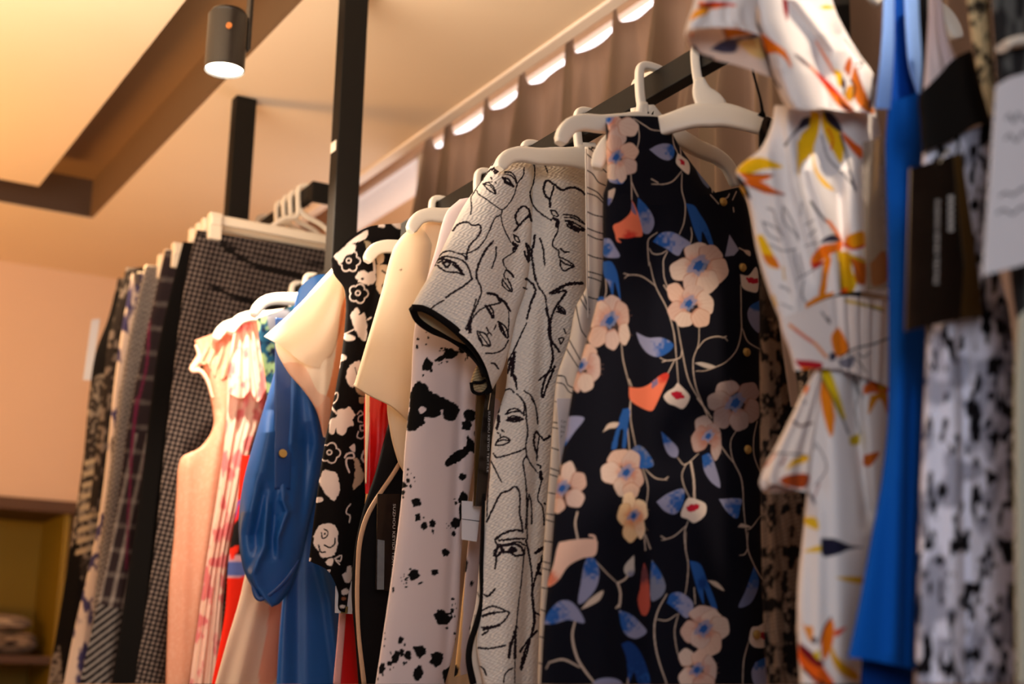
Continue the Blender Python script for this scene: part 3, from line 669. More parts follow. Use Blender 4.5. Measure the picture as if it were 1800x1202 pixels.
# ---- textured jacket with line-drawn faces
def face():
    pl = Plane(1.84)
    g = thing('printed_jacket', 'cream textured short-sleeved jacket printed with black line-drawn faces', 'jacket', 1.765)
    INK = (34, 24, 30)
    c = Canvas(700, 240, 1060, 1215, (226, 219, 210), 2.2)
    def tf(o, k): return lambda pts: [(o[0]+x/k, o[1]+y/k) for x, y in pts]
    A, Bc, E, Fc = tf((700, 250), 5), tf((700, 490), 5), tf((780, 700), 4.807), tf((780, 950), 4.77)
    D = [ # (transform, width, points)
     (A, 2.2, [(820, 205), (860, 160), (915, 140), (935, 150), (895, 200), (800, 250), (740, 330), (690, 400), (660, 450), (640, 490), (645, 560), (636, 635)]),
     (A, 5, [(825, 245), (860, 215), (890, 205), (880, 250), (850, 270)]), (A, 3, [(810, 240), (895, 195)]), (A, 6, [(840, 255), (870, 240)]),
     (A, 3.4, [(815, 308), (822, 322)]), (A, 2.2, [(690, 425), (700, 450), (780, 505), (850, 555), (915, 592), (980, 530), (1020, 460), (1050, 360), (1100, 290), (1105, 225)]),
     (A, 3, [(935, 262), (990, 265), (1025, 300), (1040, 360)]), (A, 2.4, [(935, 280), (980, 290), (1020, 320), (1040, 360)]), (A, 6, [(930, 320), (950, 345), (985, 370)]), (A, 4, [(915, 310), (960, 320), (1000, 370)]), (A, 5, [(940, 350), (1010, 388)]), (A, 2.4, [(855, 350), (862, 362)]),
     (A, 2.6, [(745, 365), (790, 355), (830, 385), (858, 452), (800, 425), (745, 365)]), (A, 2, [(760, 370), (810, 385), (850, 440)]), (A, 2, [(795, 350), (825, 350)]),
     (A, 2.6, [(1175, 130), (1200, 240), (1190, 350), (1160, 450), (1190, 560), (1260, 630), (1345, 685)]), (A, 2.2, [(1255, 130), (1290, 200), (1315, 270)]),
     (A, 5.2, [(1335, 565), (1330, 510), (1290, 460), (1280, 390), (1310, 335), (1370, 370), (1440, 420), (1520, 398), (1600, 420), (1645, 460)]), (A, 4, [(1370, 370), (1355, 440), (1335, 500)]),
     (A, 2.4, [(915, 592), (905, 660), (930, 760), (990, 880)]), (A, 4.5, [(1050, 720), (1030, 660), (1060, 590), (1110, 562), (1150, 600), (1158, 640), (1170, 690)]), (A, 4, [(1155, 640), (1100, 690), (1020, 780)]),
     (A, 4, [(480, 775), (530, 720), (600, 702), (660, 730), (715, 725), (725, 780), (690, 840), (640, 890), (605, 970), (600, 1030), (580, 1000), (560, 985)]),
     (A, 2.6, [(360, 1000), (400, 965), (460, 955), (540, 980), (620, 970), (700, 930), (760, 860), (800, 780), (850, 670), (895, 638)]),
     (A, 3.4, [(300, 1095), (340, 1040), (400, 1005), (500, 1015), (580, 1050), (620, 1110), (650, 1202)]), (A, 4.5, [(320, 1080), (350, 1035), (440, 1035), (520, 1085), (575, 1165)]), (A, 3.6, [(340, 1080), (420, 1135), (520, 1145), (575, 1165)]),
     (A, 5, [(395, 1060), (425, 1050), (455, 1065), (440, 1092), (410, 1090), (395, 1060)]), (A, 6, [(485, 1075), (540, 1120), (570, 1160)]), (A, 4, [(345, 1060), (390, 1040)]), (A, 5, [(500, 1060), (545, 1135)]),
     (A, 5, [(835, 872), (780, 930), (720, 1040), (690, 1130), (690, 1202)]), (A, 3, [(860, 920), (858, 1000), (822, 1110)]), 
     (A, 3, [(1015, 815), (1055, 840), (1065, 880), (1030, 860), (1015, 815)]), (A, 7, [(1010, 885), (1040, 915), (1015, 940)]), (A, 2.6, [(1055, 900), (1020, 960), (925, 1030), (930, 1080), (950, 1110), (930, 1160), (940, 1202)]), (A, 4, [(950, 1125), (980, 1140), (1015, 1185)]),
     (A, 6, [(1125, 895), (1140, 940), (1150, 1040)]), (A, 4, [(1110, 960), (1120, 1000), (1145, 1050)]), (A, 4, [(1130, 890), (1155, 930), (1145, 990)]),
     (A, 5, [(1200, 818), (1190, 900), (1172, 960), (1185, 1080), (1205, 1202)]), (A, 3.8, [(1245, 845), (1270, 920), (1288, 1080)]),
     (A, 3, [(1340, 600), (1380, 605), (1405, 650), (1360, 640), (1340, 600)]), (A, 8, [(1370, 670), (1400, 690), (1392, 735)]), (A, 3, [(1412, 690), (1400, 780), (1355, 885), (1365, 920), (1410, 950)]), (A, 3.6, [(1425, 932), (1460, 965), (1498, 965)]),
     (A, 3, [(1410, 955), (1415, 1010), (1460, 1025), (1545, 1088), (1500, 1110), (1465, 1130), (1430, 1100), (1425, 1030)]), (A, 3, [(1430, 1035), (1470, 1070), (1545, 1088)]),
     (A, 3, [(1455, 635), (1540, 645), (1600, 680), (1640, 720)]), (A, 3, [(1460, 660), (1540, 665), (1635, 720)]), (A, 8, [(1500, 710), (1560, 755), (1630, 770)]), (A, 4, [(1470, 690), (1530, 700), (1600, 740), (1640, 768)]), (A, 5, [(1490, 740), (1580, 785)]), (A, 3, [(1480, 715), (1500, 750)]),
     (Bc, 4, [(650, 0), (580, 60), (500, 110), (420, 165)]), (Bc, 3, [(400, 190), (345, 220), (285, 265)]), (Bc, 3, [(690, 0), (725, 70), (730, 120), (700, 210), (660, 300), (620, 400), (600, 450)]), (Bc, 3, [(685, 180), (665, 250), (640, 330), (590, 440)]), (Bc, 5, [(640, 330), (620, 400), (625, 470)]),
     (Bc, 3.2, [(640, 470), (640, 380), (680, 310), (760, 250), (900, 210)]), (Bc, 6, [(785, 125), (840, 135), (890, 170), (945, 220), (982, 280)]), (Bc, 4, [(900, 210), (870, 165)]), (Bc, 6, [(770, 240), (800, 280), (830, 340)]), (Bc, 4, [(800, 230), (835, 290), (838, 345)]), (Bc, 3, [(765, 240), (830, 345)]),
     (Bc, 3, [(695, 460), (760, 480), (800, 540), (808, 590), (740, 575), (705, 510), (695, 460)]), (Bc, 3.4, [(705, 500), (730, 540), (740, 590)]), (Bc, 2.4, [(710, 475), (800, 590)]), (Bc, 3, [(778, 430), (795, 465), (820, 492)]), (Bc, 3, [(780, 485), (800, 478)]), (Bc, 2.6, [(860, 405), (843, 445)]),
     (Bc, 6, [(885, 385), (920, 450), (945, 510)]), (Bc, 3.4, [(880, 375), (940, 420), (965, 490), (960, 520), (905, 460), (880, 375)]), (Bc, 2.6, [(968, 540), (930, 610), (860, 650), (770, 655)]), (Bc, 2.2, [(972, 280), (972, 340), (965, 520)]),
     (Bc, 3, [(920, 0), (915, 50), (950, 90), (998, 112), (990, 60), (960, 0)]), (Bc, 3, [(925, 20), (990, 105)]), (Bc, 3, [(1100, 75), (1130, 90)]), (Bc, 5, [(1125, 0), (1180, 45), (1205, 110), (1170, 200), (1132, 350)]), (Bc, 3, [(1128, 390), (1080, 490), (1010, 640), (960, 740), (925, 860)]),
     (Bc, 4, [(1205, 0), (1240, 80), (1290, 150), (1305, 250), (1330, 380), (1320, 450), (1340, 560), (1355, 640)]), (Bc, 8, [(1345, 125), (1420, 80), (1500, 45), (1615, 38)]), (Bc, 5, [(1345, 130), (1475, 108), (1440, 170), (1390, 240), (1350, 330), (1335, 420), (1350, 540), (1415, 640)]), (Bc, 5, [(1300, 260), (1330, 400)]),
     (Bc, 5, [(1340, 560), (1360, 680), (1340, 780), (1290, 880), (1260, 1010), (1272, 1040), (1300, 960), (1340, 860), (1375, 770)]), (Bc, 3.4, [(1238, 890), (1300, 840), (1375, 780)]), (Bc, 7, [(1400, 250), (1430, 280), (1460, 300)]), (Bc, 3, [(1400, 225), (1450, 260), (1470, 312), (1390, 285)]),
     (Bc, 2.6, [(1410, 525), (1455, 520), (1430, 570), (1412, 530)]), (Bc, 2.6, [(1455, 440), (1475, 480)]), (Bc, 8, [(1020, 650), (1010, 740), (1000, 850)]), (Bc, 7, [(1000, 700), (975, 780), (960, 820)]), (Bc, 4, [(1030, 860), (1042, 970)]), (Bc, 7, [(1010, 850), (1030, 900)]),
     (Bc, 3.4, [(820, 740), (850, 750), (880, 790)]), (Bc, 2.6, [(920, 1020), (940, 980), (985, 968), (1018, 1000)]), (Bc, 2.8, [(1040, 1010), (1090, 1060), (1108, 1130), (1100, 1200)]), (Bc, 2.8, [(1105, 985), (1170, 1030), (1205, 1110), (1218, 1200)]),
     (E, 3.4, [(655, 0), (690, 60), (700, 200), (710, 280), (695, 380), (690, 420), (600, 460), (450, 498), (420, 470)]), (E, 2.8, [(740, 0), (780, 80), (795, 215)]), (E, 3, [(520, 135), (560, 95), (620, 90), (680, 140)]), (E, 3, [(520, 135), (580, 115), (640, 110)]), (E, 9, [(550, 175), (600, 172), (645, 180)]), (E, 3, [(530, 185), (580, 150), (670, 175), (600, 198), (530, 185)]),
     (E, 3, [(435, 395), (460, 350), (510, 325), (560, 358), (500, 395), (435, 395)]), (E, 2.4, [(450, 370), (500, 350), (555, 360)]), (E, 2.4, [(475, 305), (480, 330)]), (E, 4, [(490, 268), (508, 282)]), (E, 4, [(455, 290), (462, 296)]), (E, 7, [(465, 150), (460, 210), (450, 255)]), (E, 4, [(480, 30), (462, 120)]),
     (E, 3, [(400, 530), (440, 610), (488, 708)]), (E, 4, [(365, 1040), (430, 900), (480, 810), (560, 775), (602, 745), (635, 780), (645, 880), (640, 960), (660, 1060), (668, 1130)]), (E, 3, [(695, 420), (700, 480), (740, 560), (795, 630)]), (E, 3, [(700, 485), (672, 530), (690, 680), (700, 800), (700, 1000), (690, 1100)]),
     (E, 3, [(720, 815), (740, 880), (745, 1060)]), (E, 2.6, [(715, 830), (705, 980), (705, 1190)]), (E, 5, [(785, 460), (762, 380), (770, 300), (785, 280), (810, 310), (850, 350), (895, 320)]), (E, 3, [(810, 320), (795, 400), (785, 520)]), (E, 3, [(790, 560), (818, 570), (815, 590)]), (E, 8, [(815, 620), (825, 680)]), (E, 2.8, [(830, 680), (805, 780), (795, 860), (830, 905), (845, 990), (848, 1070)]), (E, 3.4, [(850, 885), (860, 895)]),
     (E, 5, [(435, 1190), (500, 1145), (590, 1115), (660, 1118)]), (E, 2.2, [(390, 500), (385, 640), (372, 800), (365, 1000)]), (E, 5, [(470, 1200), (560, 1190), (680, 1185)]),
     (Fc, 4, [(430, 0), (450, 30), (540, 30), (620, 10), (680, 40)]), (Fc, 8, [(425, 120), (450, 60), (480, 50), (500, 90)]), (Fc, 6, [(450, 50), (530, 40), (600, 30), (650, 60), (672, 110)]), (Fc, 5, [(470, 100), (560, 100), (600, 125), (660, 120)]), (Fc, 8, [(570, 60), (600, 75), (580, 95), (555, 80), (570, 60)]), (Fc, 4, [(440, 110), (440, 170), (428, 235)]), (Fc, 6, [(430, 90), (440, 130), (470, 110)]),
     (Fc, 4, [(330, 450), (370, 465), (400, 440), (428, 405)]), (Fc, 4, [(325, 585), (400, 552), (460, 562), (548, 600)]), (Fc, 7, [(325, 635), (370, 615), (420, 605)]), (Fc, 4, [(420, 605), (548, 600), (500, 680), (440, 715), (320, 730)]), (Fc, 7, [(335, 745), (400, 725), (465, 712)]), (Fc, 5, [(325, 790), (370, 760)]), (Fc, 4, [(290, 900), (380, 905), (515, 880)]),
     (Fc, 3, [(270, 1040), (330, 1070), (355, 1125)]), (Fc, 3, [(500, 1190), (520, 1110), (580, 1065)]), (Fc, 7, [(610, 720), (590, 800), (560, 880), (545, 980)]), (Fc, 6, [(600, 750), (600, 880), (595, 980)]), (Fc, 2.2, [(680, 60), (650, 350), (620, 600), (600, 900), (595, 1190)]),
     (Fc, 4, [(690, 0), (720, 140), (740, 300), (740, 440), (750, 560), (770, 600), (830, 640)]), (Fc, 6, [(740, 440), (750, 560), (760, 640), (745, 760), (690, 900), (645, 1060)]), (Fc, 5, [(780, 760), (720, 820), (640, 930)]), (Fc, 5, [(830, 130), (800, 230), (760, 340), (740, 440)]), (Fc, 8, [(770, 100), (835, 60)]), (Fc, 7, [(800, 200), (790, 270), (820, 280)]), (Fc, 5, [(720, 850), (690, 960), (650, 1080)])]
    for f, wd, pts in D: c.line(f(pts), wd*.66+.9, INK, wob=.5)
    def micro(px, py):
        return 0.0009*np.sin(2*PI*px/10.5+1.5*np.sin(2*PI*py/15))*np.sin(2*PI*(py+.25*px)/7.5)
    # body
    L = [(935, 262), (925, 400), (900, 520), (893, 600), (889, 680), (868, 750), (861, 830), (853, 900), (846, 1000), (842, 1080), (838, 1140), (850, 1202)]
    R = [(1034, 262), (1032, 400), (1030, 520), (1016, 580), (996, 640), (983, 720), (973, 850), (962, 980), (954, 1100), (948, 1202)]
    fd = ridges([([(985, 270), (965, 500), (925, 700), (905, 900), (890, 1202)], 26, .012), ([(955, 560), (945, 800), (930, 1000), (918, 1202)], 10, -.006), ([(1000, 300), (1000, 600)], 14, .003)])
    bod = cloth('bodice', g, pl, L, R, c, T=[(935, 262), (980, 258), (1034, 262)], bulge=.014, fold=fd, dens=1.25, edge=5, micro=micro)
    # sleeve, nearer than the body
    L = [(905, 258), (872, 280), (846, 318), (815, 362), (786, 420), (757, 480), (736, 515), (722, 541)]
    R = [(936, 262), (936, 330), (934, 420), (926, 500), (908, 556), (896, 610), (884, 650), (866, 684)]
    fd = ridges([([(880, 300), (850, 450), (830, 620)], 40, .012), ([(925, 330), (900, 480), (880, 640)], 16, -.005)])
    slv = cloth('sleeve', g, pl, L, R, c, T=[(905, 258), (920, 256), (936, 262)], B=[(722, 541), (752, 546), (790, 572), (828, 603), (852, 640), (866, 684)], w0=.022, bulge=.022, fold=fd, dens=1.25, edge=4, micro=micro)
    LIN = Canvas(700, 500, 900, 720, (196, 178, 140)); LIN.line([(790, 560), (830, 600)], 2, (150, 130, 90))
    cloth('sleeve_lining', slv, pl, [(728, 544), (745, 566), (770, 580)], [(745, 546), (800, 578), (836, 612)], LIN, T=[(728, 544), (736, 543), (745, 546)], B=[(770, 580), (805, 600), (836, 612)], w0=.012, bulge=.002, dens=4, back=False)
    strip('cuff_binding', slv, pl, [(724, 541), (745, 543), (775, 560), (808, 586), (838, 618), (856, 655), (862, 684), (853, 691)], [13, 12, 13, 15, 14, 12, 9], TRIM, w=[.036, .044, .05, .048, .04, .03, .02, .01], depth=.004)
    strip('cuff_binding', slv, pl, [(724, 541), (734, 562), (758, 580), (790, 594), (822, 616), (844, 640), (852, 660)], [13, 12, 11, 11, 12, 12], TRIM, w=[.036, .02, .006, .0, .006, .02, .035], depth=.004)
    cc = Canvas(820, 620, 880, 700, (196, 170, 128))
    for k in range(12): cc.line([(826, 640+k*5), (845, 634+k*5), (860, 640+k*5)], 1.6, (120, 96, 62))
    cloth('sleeve_hem', g, pl, [(844, 632), (834, 650), (828, 668), (827, 684)], [(858, 640), (862, 660), (862, 676), (856, 690)], cc, w0=-.004, bulge=.008, dens=2)
    strip('cuff_binding', slv, pl, [(828, 672), (832, 688), (846, 692), (858, 682), (862, 664), (846, 672), (832, 672)], 5.5, TRIM, w=.008, depth=.003)
    strip('front_binding', bod, pl, [(850, 868), (848, 940), (846, 1000), (847, 1055), (838, 1095), (827, 1130), (824, 1160), (832, 1202)], [6, 6, 7, 7, 9, 11, 12, 13], TRIM, w=.006, depth=.003)
    c2 = Canvas(780, 860, 880, 1215, (222, 210, 196))
    for p in ([(845, 985), (838, 998), (832, 1010)], [(838, 1040), (845, 1052)], [(830, 1105), (835, 1080)]): c2.line(p, 2, INK)
    cloth('front_facing', bod, pl, [(848, 880), (843, 980), (836, 1060), (826, 1110), (824, 1150), (826, 1202)], [(860, 880), (858, 1000), (856, 1100), (856, 1202)], c2, w0=-.018, bulge=.004, dens=2.5)
    hanger(Plane(1.765, x=1.15), 'white plastic hanger under the face-print jacket', HG, hw=.162, drop=-.033, sc=.62)
    # tag sleeve and black brand card under the jacket arm
face()

# ---- plain white blouse with thin black ink lines
def lined():
    pl = Plane(1.665)
    g = thing('lined_blouse', 'white blouse with thin wavy black lines, right behind the navy floral dress', 'blouse', 1.665)
    c = Canvas(930, 240, 1110, 1215, (214, 206, 196), 2)
    K = (26, 22, 26)
    def ln(y, pts=None): c.line(pts or [(1026, y), (1044, y+3), (1064, y+10)], 1.9, K)
    for p in ([(1027, 267), (1045, 282), (1066, 303)], [(1035, 260), (1050, 272), (1070, 290)], [(1036, 262), (1055, 258), (1068, 254)], [(1040, 258), (1052, 264), (1066, 262)], [(1030, 298), (1042, 306), (1052, 320), (1064, 326)], [(1030, 328), (1050, 338), (1060, 350)], [(1030, 339), (1048, 345), (1062, 358)],
              [(1030, 371), (1045, 378), (1066, 382)], [(1030, 400), (1050, 408), (1066, 412)], [(1030, 411), (1050, 420), (1066, 422)], [(1030, 446), (1045, 452), (1064, 456)], [(1028, 476), (1045, 480), (1064, 486)], [(1030, 486), (1045, 490), (1064, 498)], [(1032, 521), (1045, 525), (1056, 526)],
              [(1000, 518), (1010, 530), (1016, 556), (1022, 580), (1030, 592)], [(1018, 504), (1026, 520), (1036, 545)], [(1016, 516), (1026, 535), (1036, 550)], [(992, 580), (1002, 600), (1012, 618), (1020, 632)], [(988, 600), (1000, 620), (1016, 645)], [(976, 660), (992, 662), (998, 676), (1008, 682)], [(974, 672), (990, 675), (1000, 688), (1008, 692)],
              [(970, 704), (982, 707)], [(966, 741), (985, 744)], [(966, 750), (985, 754)], [(964, 785), (982, 791)], [(960, 820), (982, 828)], [(962, 832), (980, 838)], [(960, 865), (976, 868)], [(955, 902), (975, 905)], [(956, 912), (975, 918)], [(954, 950), (972, 953)], [(952, 986), (966, 990)], [(952, 998), (966, 1002)], [(950, 1032), (964, 1035)], [(948, 1070), (962, 1076)], [(946, 1118), (960, 1122)], [(944, 1164), (956, 1168)]): c.line(p, 2.0, K)
    L = [(1028, 258), (1030, 400), (1031, 500), (1012, 540), (1000, 600), (980, 660), (972, 740), (966, 830), (958, 930), (952, 1020), (948, 1110), (945, 1202)]
    R = [(1085, 256), (1095, 400), (1100, 600), (1090, 900), (1080, 1202)]
    fd = ridges([([(1024, 480), (1020, 620), (1000, 760)], 12, .006), ([(1040, 300), (1040, 560)], 9, -.004)])
    cloth('bodice', g, pl, L, R, c, bulge=.012, fold=fd, dens=1.5, mat_=CREPE)
    strip('front_seam', g, pl, [(1030, 262), (1031, 400), (1032, 500), (1034, 560)], 3.2, mat('seam_cloth', (206, 198, 190), rough=.8, noise=(80, .1)), w=.013, depth=.0012)
    hanger(Plane(1.61, -75), 'white plastic hanger close behind the navy floral dress', HG, hw=.045, drop=-.01, sc=.3)
lined()

def brown_sleeve(name, label, y, pts, w=0, text=None, cat='price tag', sheenpts=None):
    pl = Plane(y)
    g = empty('price_tag', tuple(pl.P(np.array(float(pts[0][0])), np.array(float(pts[0][1])), 0.0)), label, cat, 'tags hanging from the clothes')
    return g, pl
TAGB = mat('black_tag_card', (22, 18, 18), rough=.25, spec=.6, noise=(20, .1), coat=.5)
TAGBR = mat('bronze_tag_card', (96, 70, 34), rough=.3, spec=.7, metal=.3, noise=(20, .2))
TAGW = mat('white_tag_paper', (222, 218, 222), rough=.7, noise=(30, .05))
TAGG = mat('silver_tag_strip', (150, 165, 180), rough=.3, metal=.6, noise=(90, .3))
INKW = mat('pale_tag_lettering', (190, 188, 186), rough=.6, noise=(30, .05))
INKD = mat('grey_tag_lettering', (70, 68, 74), rough=.7, noise=(30, .05))
CORD = mat('clear_tag_cord', (206, 190, 160), rough=.4, noise=(30, .1))

def tag_thing(y, label, anchor): 
    pl = Plane(y); p = pl.P(np.array(float(anchor[0])), np.array(float(anchor[1])), 0.0)
    return empty('hang_tag', p, label, 'tag', 'tags hanging from the clothes'), pl
g, pl = tag_thing(1.868, 'narrow black hang tag with white lettering beside the face-print jacket', (866, 640))
crd = card('card', g, pl, [(857, 668), (873, 664), (866, 760), (853, 888), (836, 890), (846, 760)], TAGB, 0, .0012)
text_px('lettering', crd, pl, 'SUZHOU KEYIDI TEXTILE', 858.5, 722, 3.6, 91.5, INKW, .0006, length=108)
strip('cord', g, pl, [(868, 640), (864, 680), (858, 720)], 1.6, CORD, w=.003, depth=.0005)
g, pl = tag_thing(1.876, 'bronze coloured tag sleeve hanging behind the black narrow tag', (845, 690))
crd = card('card', g, pl, [(838, 690), (858, 688), (846, 890), (833, 889)], TAGBR, 0, .003)
g, pl = tag_thing(1.89, 'small white paper label between the spotted dress and face-print jacket', (830, 880))
crd = card('card', g, pl, [(812, 880), (846, 882), (838, 952), (812, 948)], TAGW, 0, .001); strip('fold_line', crd, pl, [(812, 912), (843, 916)], 1.2, INKD, w=.0008, depth=.0003, n=6)
g, pl = tag_thing(1.63, 'white paper tag tucked between the navy dress and lined blouse', (985, 698))
crd = card('card', g, pl, [(979, 700), (1006, 700), (1003, 760), (985, 830), (982, 760)], TAGW, 0, .001)
[text_px('lettering', crd, pl, t_, 985.5, y_, 4.6, 3, INKD, .0006) for t_, y_ in (('Cyc', 742.5), ('Sty', 751.5), ('Im', 760.5), ('F', 769.5))]

# ---- white dress with black ink splashes
def ink():
    pl = Plane(1.93)
    g = thing('splashed_dress', 'white sleeveless dress splashed with black ink spots, left of the face-print jacket', 'dress', 1.90)
    c = Canvas(640, 320, 900, 1215, (222, 205, 204), 2)
    K = (16, 14, 14)
    U = lambda x, y: (640+x/3.757, 560+y/3.757); V = lambda x, y: (640+x/3.515, 860+y/3.515)
    def sp(f, k, x, y, rx, ry, an=0, ro=.25): X, Y = f(x, y); c.ell(X, Y, rx/k, ry/k, math.radians(an), K, rough=ro, seed=int(x))
    for a in ((350, 185, 9, 15, 0), (355, 135, 10, 9, 0), (412, 90, 6, 4, 0), (424, 125, 8, 8, 0), (410, 170, 7, 6, 0), (418, 305, 34, 42, 20), (443, 342, 12, 14, 0), (390, 374, 6, 10, 20), (570, 232, 45, 40, -15), (505, 262, 36, 18, -30), (645, 203, 24, 23, 0), (693, 225, 20, 22, 0), (512, 197, 9, 7, 0), (500, 212, 6, 5, 0), (525, 212, 10, 4, 0), (512, 292, 6, 7, 0), (547, 285, 7, 8, 0), (494, 302, 4, 5, 0), (683, 258, 7, 9, 0), (670, 268, 5, 10, 0), (688, 242, 14, 8, 0),
              (698, 640, 40, 42, 0), (678, 706, 34, 36, 0), (650, 1045, 24, 24, 0), (290, 995, 9, 8, 0), (286, 1030, 5, 7, 0), (310, 1022, 3, 4, 0), (330, 1048, 6, 7, 0), (335, 1075, 3, 5, 0), (290, 1068, 14, 16, 0), (306, 1105, 8, 12, 0), (284, 1105, 5, 6, 0), (262, 1100, 20, 20, 0), (256, 1150, 14, 16, 0), (258, 1180, 6, 8, 0), (655, 1180, 26, 30, 0), (598, 1190, 8, 4, 0), (350, 1195, 22, 12, 0), (735, 760, 10, 18, 0)): sp(U, 3.757, *a)
    P_ = lambda f, pts: [f(x, y) for x, y in pts]
    c.poly(P_(U, [(350, 410), (405, 430), (440, 480), (520, 520), (600, 560), (632, 600), (610, 650), (580, 678), (530, 660), (512, 620), (505, 640), (440, 655), (400, 650), (400, 690), (330, 740), (285, 735), (288, 640), (300, 600), (300, 500)]), K, rough=1.6)
    c.poly(P_(U, [(358, 600), (380, 578), (412, 600), (375, 628)]), (222, 205, 204)); c.poly(P_(U, [(503, 605), (520, 600), (515, 632)]), (222, 205, 204))
    c.poly(P_(U, [(680, 770), (715, 800), (740, 830), (735, 890), (700, 880), (650, 930), (580, 965), (540, 975), (538, 935), (600, 880), (670, 840)]), K, rough=1.4)
    for a in ((320, 82, 30, 27, 0), (331, 173, 17, 24, 10), (372, 225, 20, 25, 10), (422, 213, 20, 25, 0), (368, 174, 5, 7, 0), (424, 258, 7, 12, 0), (428, 270, 3, 8, 0), (240, 48, 5, 8, 0), (612, 60, 26, 40, 0), (602, 140, 18, 52, 0), (568, 84, 11, 12, 0), (558, 60, 6, 3, 0), (565, 208, 26, 38, 0), (555, 275, 12, 17, 0), (522, 225, 5, 5, 0), (508, 212, 3, 3, 0), (535, 237, 3, 4, 0), (512, 238, 3, 3, 0), (503, 390, 25, 24, 0),
              (436, 510, 23, 18, 0), (307, 530, 34, 30, 0), (286, 493, 8, 8, 0), (265, 548, 14, 5, -20), (258, 560, 10, 6, 0), (248, 525, 4, 4, 0), (246, 538, 4, 5, 0), (232, 566, 4, 4, 0), (228, 545, 3, 4, 0), (262, 578, 5, 7, 0), (245, 582, 3, 3, 0), (260, 603, 9, 6, 0), (348, 580, 18, 7, -25), (180, 618, 7, 17, 0),
              (486, 795, 52, 45, 0), (545, 750, 11, 16, 0), (530, 768, 14, 8, 0), (547, 677, 11, 9, 0), (545, 715, 4, 8, 0), (563, 707, 2, 5, 0), (541, 785, 7, 10, 0), (560, 785, 4, 8, 0), (570, 735, 3, 5, 0), (511, 857, 9, 9, 0), (560, 890, 8, 8, 0), (568, 925, 5, 10, 0),
              (226, 932, 16, 24, 10), (250, 960, 7, 9, 0), (233, 1008, 15, 25, 0), (270, 1028, 23, 26, 0), (193, 1040, 22, 45, 20), (155, 1075, 18, 14, -40), (110, 1105, 20, 38, 10), (247, 1075, 9, 12, 0), (262, 1070, 5, 8, 0), (345, 1000, 37, 38, 0), (450, 1050, 40, 52, 10), (335, 1135, 32, 42, 0), (127, 888, 3, 5, 0), (130, 924, 4, 7, 0), (125, 968, 4, 7, 0), (85, 1172, 4, 10, 0), (160, 1112, 4, 8, 0), (182, 1100, 3, 6, 0), (115, 1145, 6, 10, 0), (165, 1010, 4, 12, -20), (195, 1020, 3, 8, 0)): sp(V, 3.515, *a)
    c.poly(P_(V, [(545, 1070), (552, 1202), (500, 1202), (485, 1120), (515, 1105)]), K, rough=1)
    L = [(808, 350), (784, 374), (765, 440), (742, 520), (728, 580), (722, 680), (712, 780), (705, 880), (690, 1000), (674, 1110), (660, 1202)]
    R = [(920, 330), (880, 500), (862, 640), (848, 740), (828, 850), (812, 960), (806, 1080), (796, 1150), (782, 1202)]
    fd = ridges([([(760, 500), (752, 800), (735, 1202)], 50, .008), ([(815, 600), (800, 900), (783, 1202)], 9, -.005)])
    cloth('bodice', g, pl, L, R, c, bulge=.012, fold=fd, dens=1.6, mat_=CREPE)
    c2 = Canvas(780, 680, 900, 1215, (214, 170, 112), 1.6); c2.poly([(836, 700), (880, 700), (860, 960), (845, 1140), (815, 1202), (808, 1202)], (196, 180, 180))
    for x, y, rx, ry in ((815, 995, 7, 15), (829, 1026, 3, 5), (827, 1104, 2, 4), (798, 1180, 8, 10)): c2.ell(x, y, rx, ry, 0, K, rough=.2)
    cloth('back_panel', g, pl, [(842, 700), (832, 860), (822, 960), (808, 1100), (798, 1190)], [(880, 700), (862, 860), (850, 960), (838, 1080), (828, 1182)], c2, w0=-.035, bulge=.004, dens=2.5)
    hanger(Plane(1.93), 'white plastic hanger of the ink-splashed dress, hidden under its shoulder', HG, hw=.13)
ink()
# ---- cream blouse
def cream():
    pl = Plane(2.14)
    g = thing('cream_blouse', 'plain cream blouse with a wide loose sleeve, between black-flowered blouse and splashed dress', 'blouse', 2.14)
    c = Canvas(600, 360, 830, 840, (238, 220, 192), 1.2); c.ell(705, 474, 2.2, 2, 0, (120, 90, 60))
    fd = ridges([([(735, 430), (718, 560), (700, 720)], 26, .010), ([(700, 500), (672, 690)], 22, .006)])
    cloth('bodice', g, pl, [(745, 470), (706, 600), (681, 700), (686, 760), (699, 810), (708, 828)], [(830, 380), (800, 600), (770, 829)], c, bulge=.014, w0=-.02, dens=3, mat_=SHEER)
    cloth('sleeve', g, pl, [(728, 397), (706, 415), (690, 440), (670, 515), (648, 590), (622, 677)], [(786, 372), (796, 440), (780, 560), (745, 660), (722, 742)], c, T=[(728, 397), (750, 382), (786, 372)], B=[(622, 677), (650, 694), (690, 714), (722, 742)], bulge=.028, fold=fd, dens=2.5, mat_=SHEER)
    strip('hem', g, pl, [(622, 676), (650, 693), (690, 713), (722, 742)], 6, mat('cream_hem', (236, 220, 194), rough=.8, noise=(60, .05)), w=[.004, .024, .028, .01], depth=.0015)
    hanger(Plane(2.09), 'white plastic hanger with its curved tip showing above the cream blouse', HG, hw=.150, drop=-.033, sc=.75)
    cloth('inner_sleeve', g, pl, [(742, 400), (735, 430), (726, 480)], [(785, 382), (785, 450), (770, 520)], Canvas(700, 360, 820, 540, (240, 206, 168), 1), w0=.024, bulge=.008, dens=3, T=[(742, 400), (760, 386), (785, 382)])  # peach colour carries the orange glow inside the shoulder
cream()

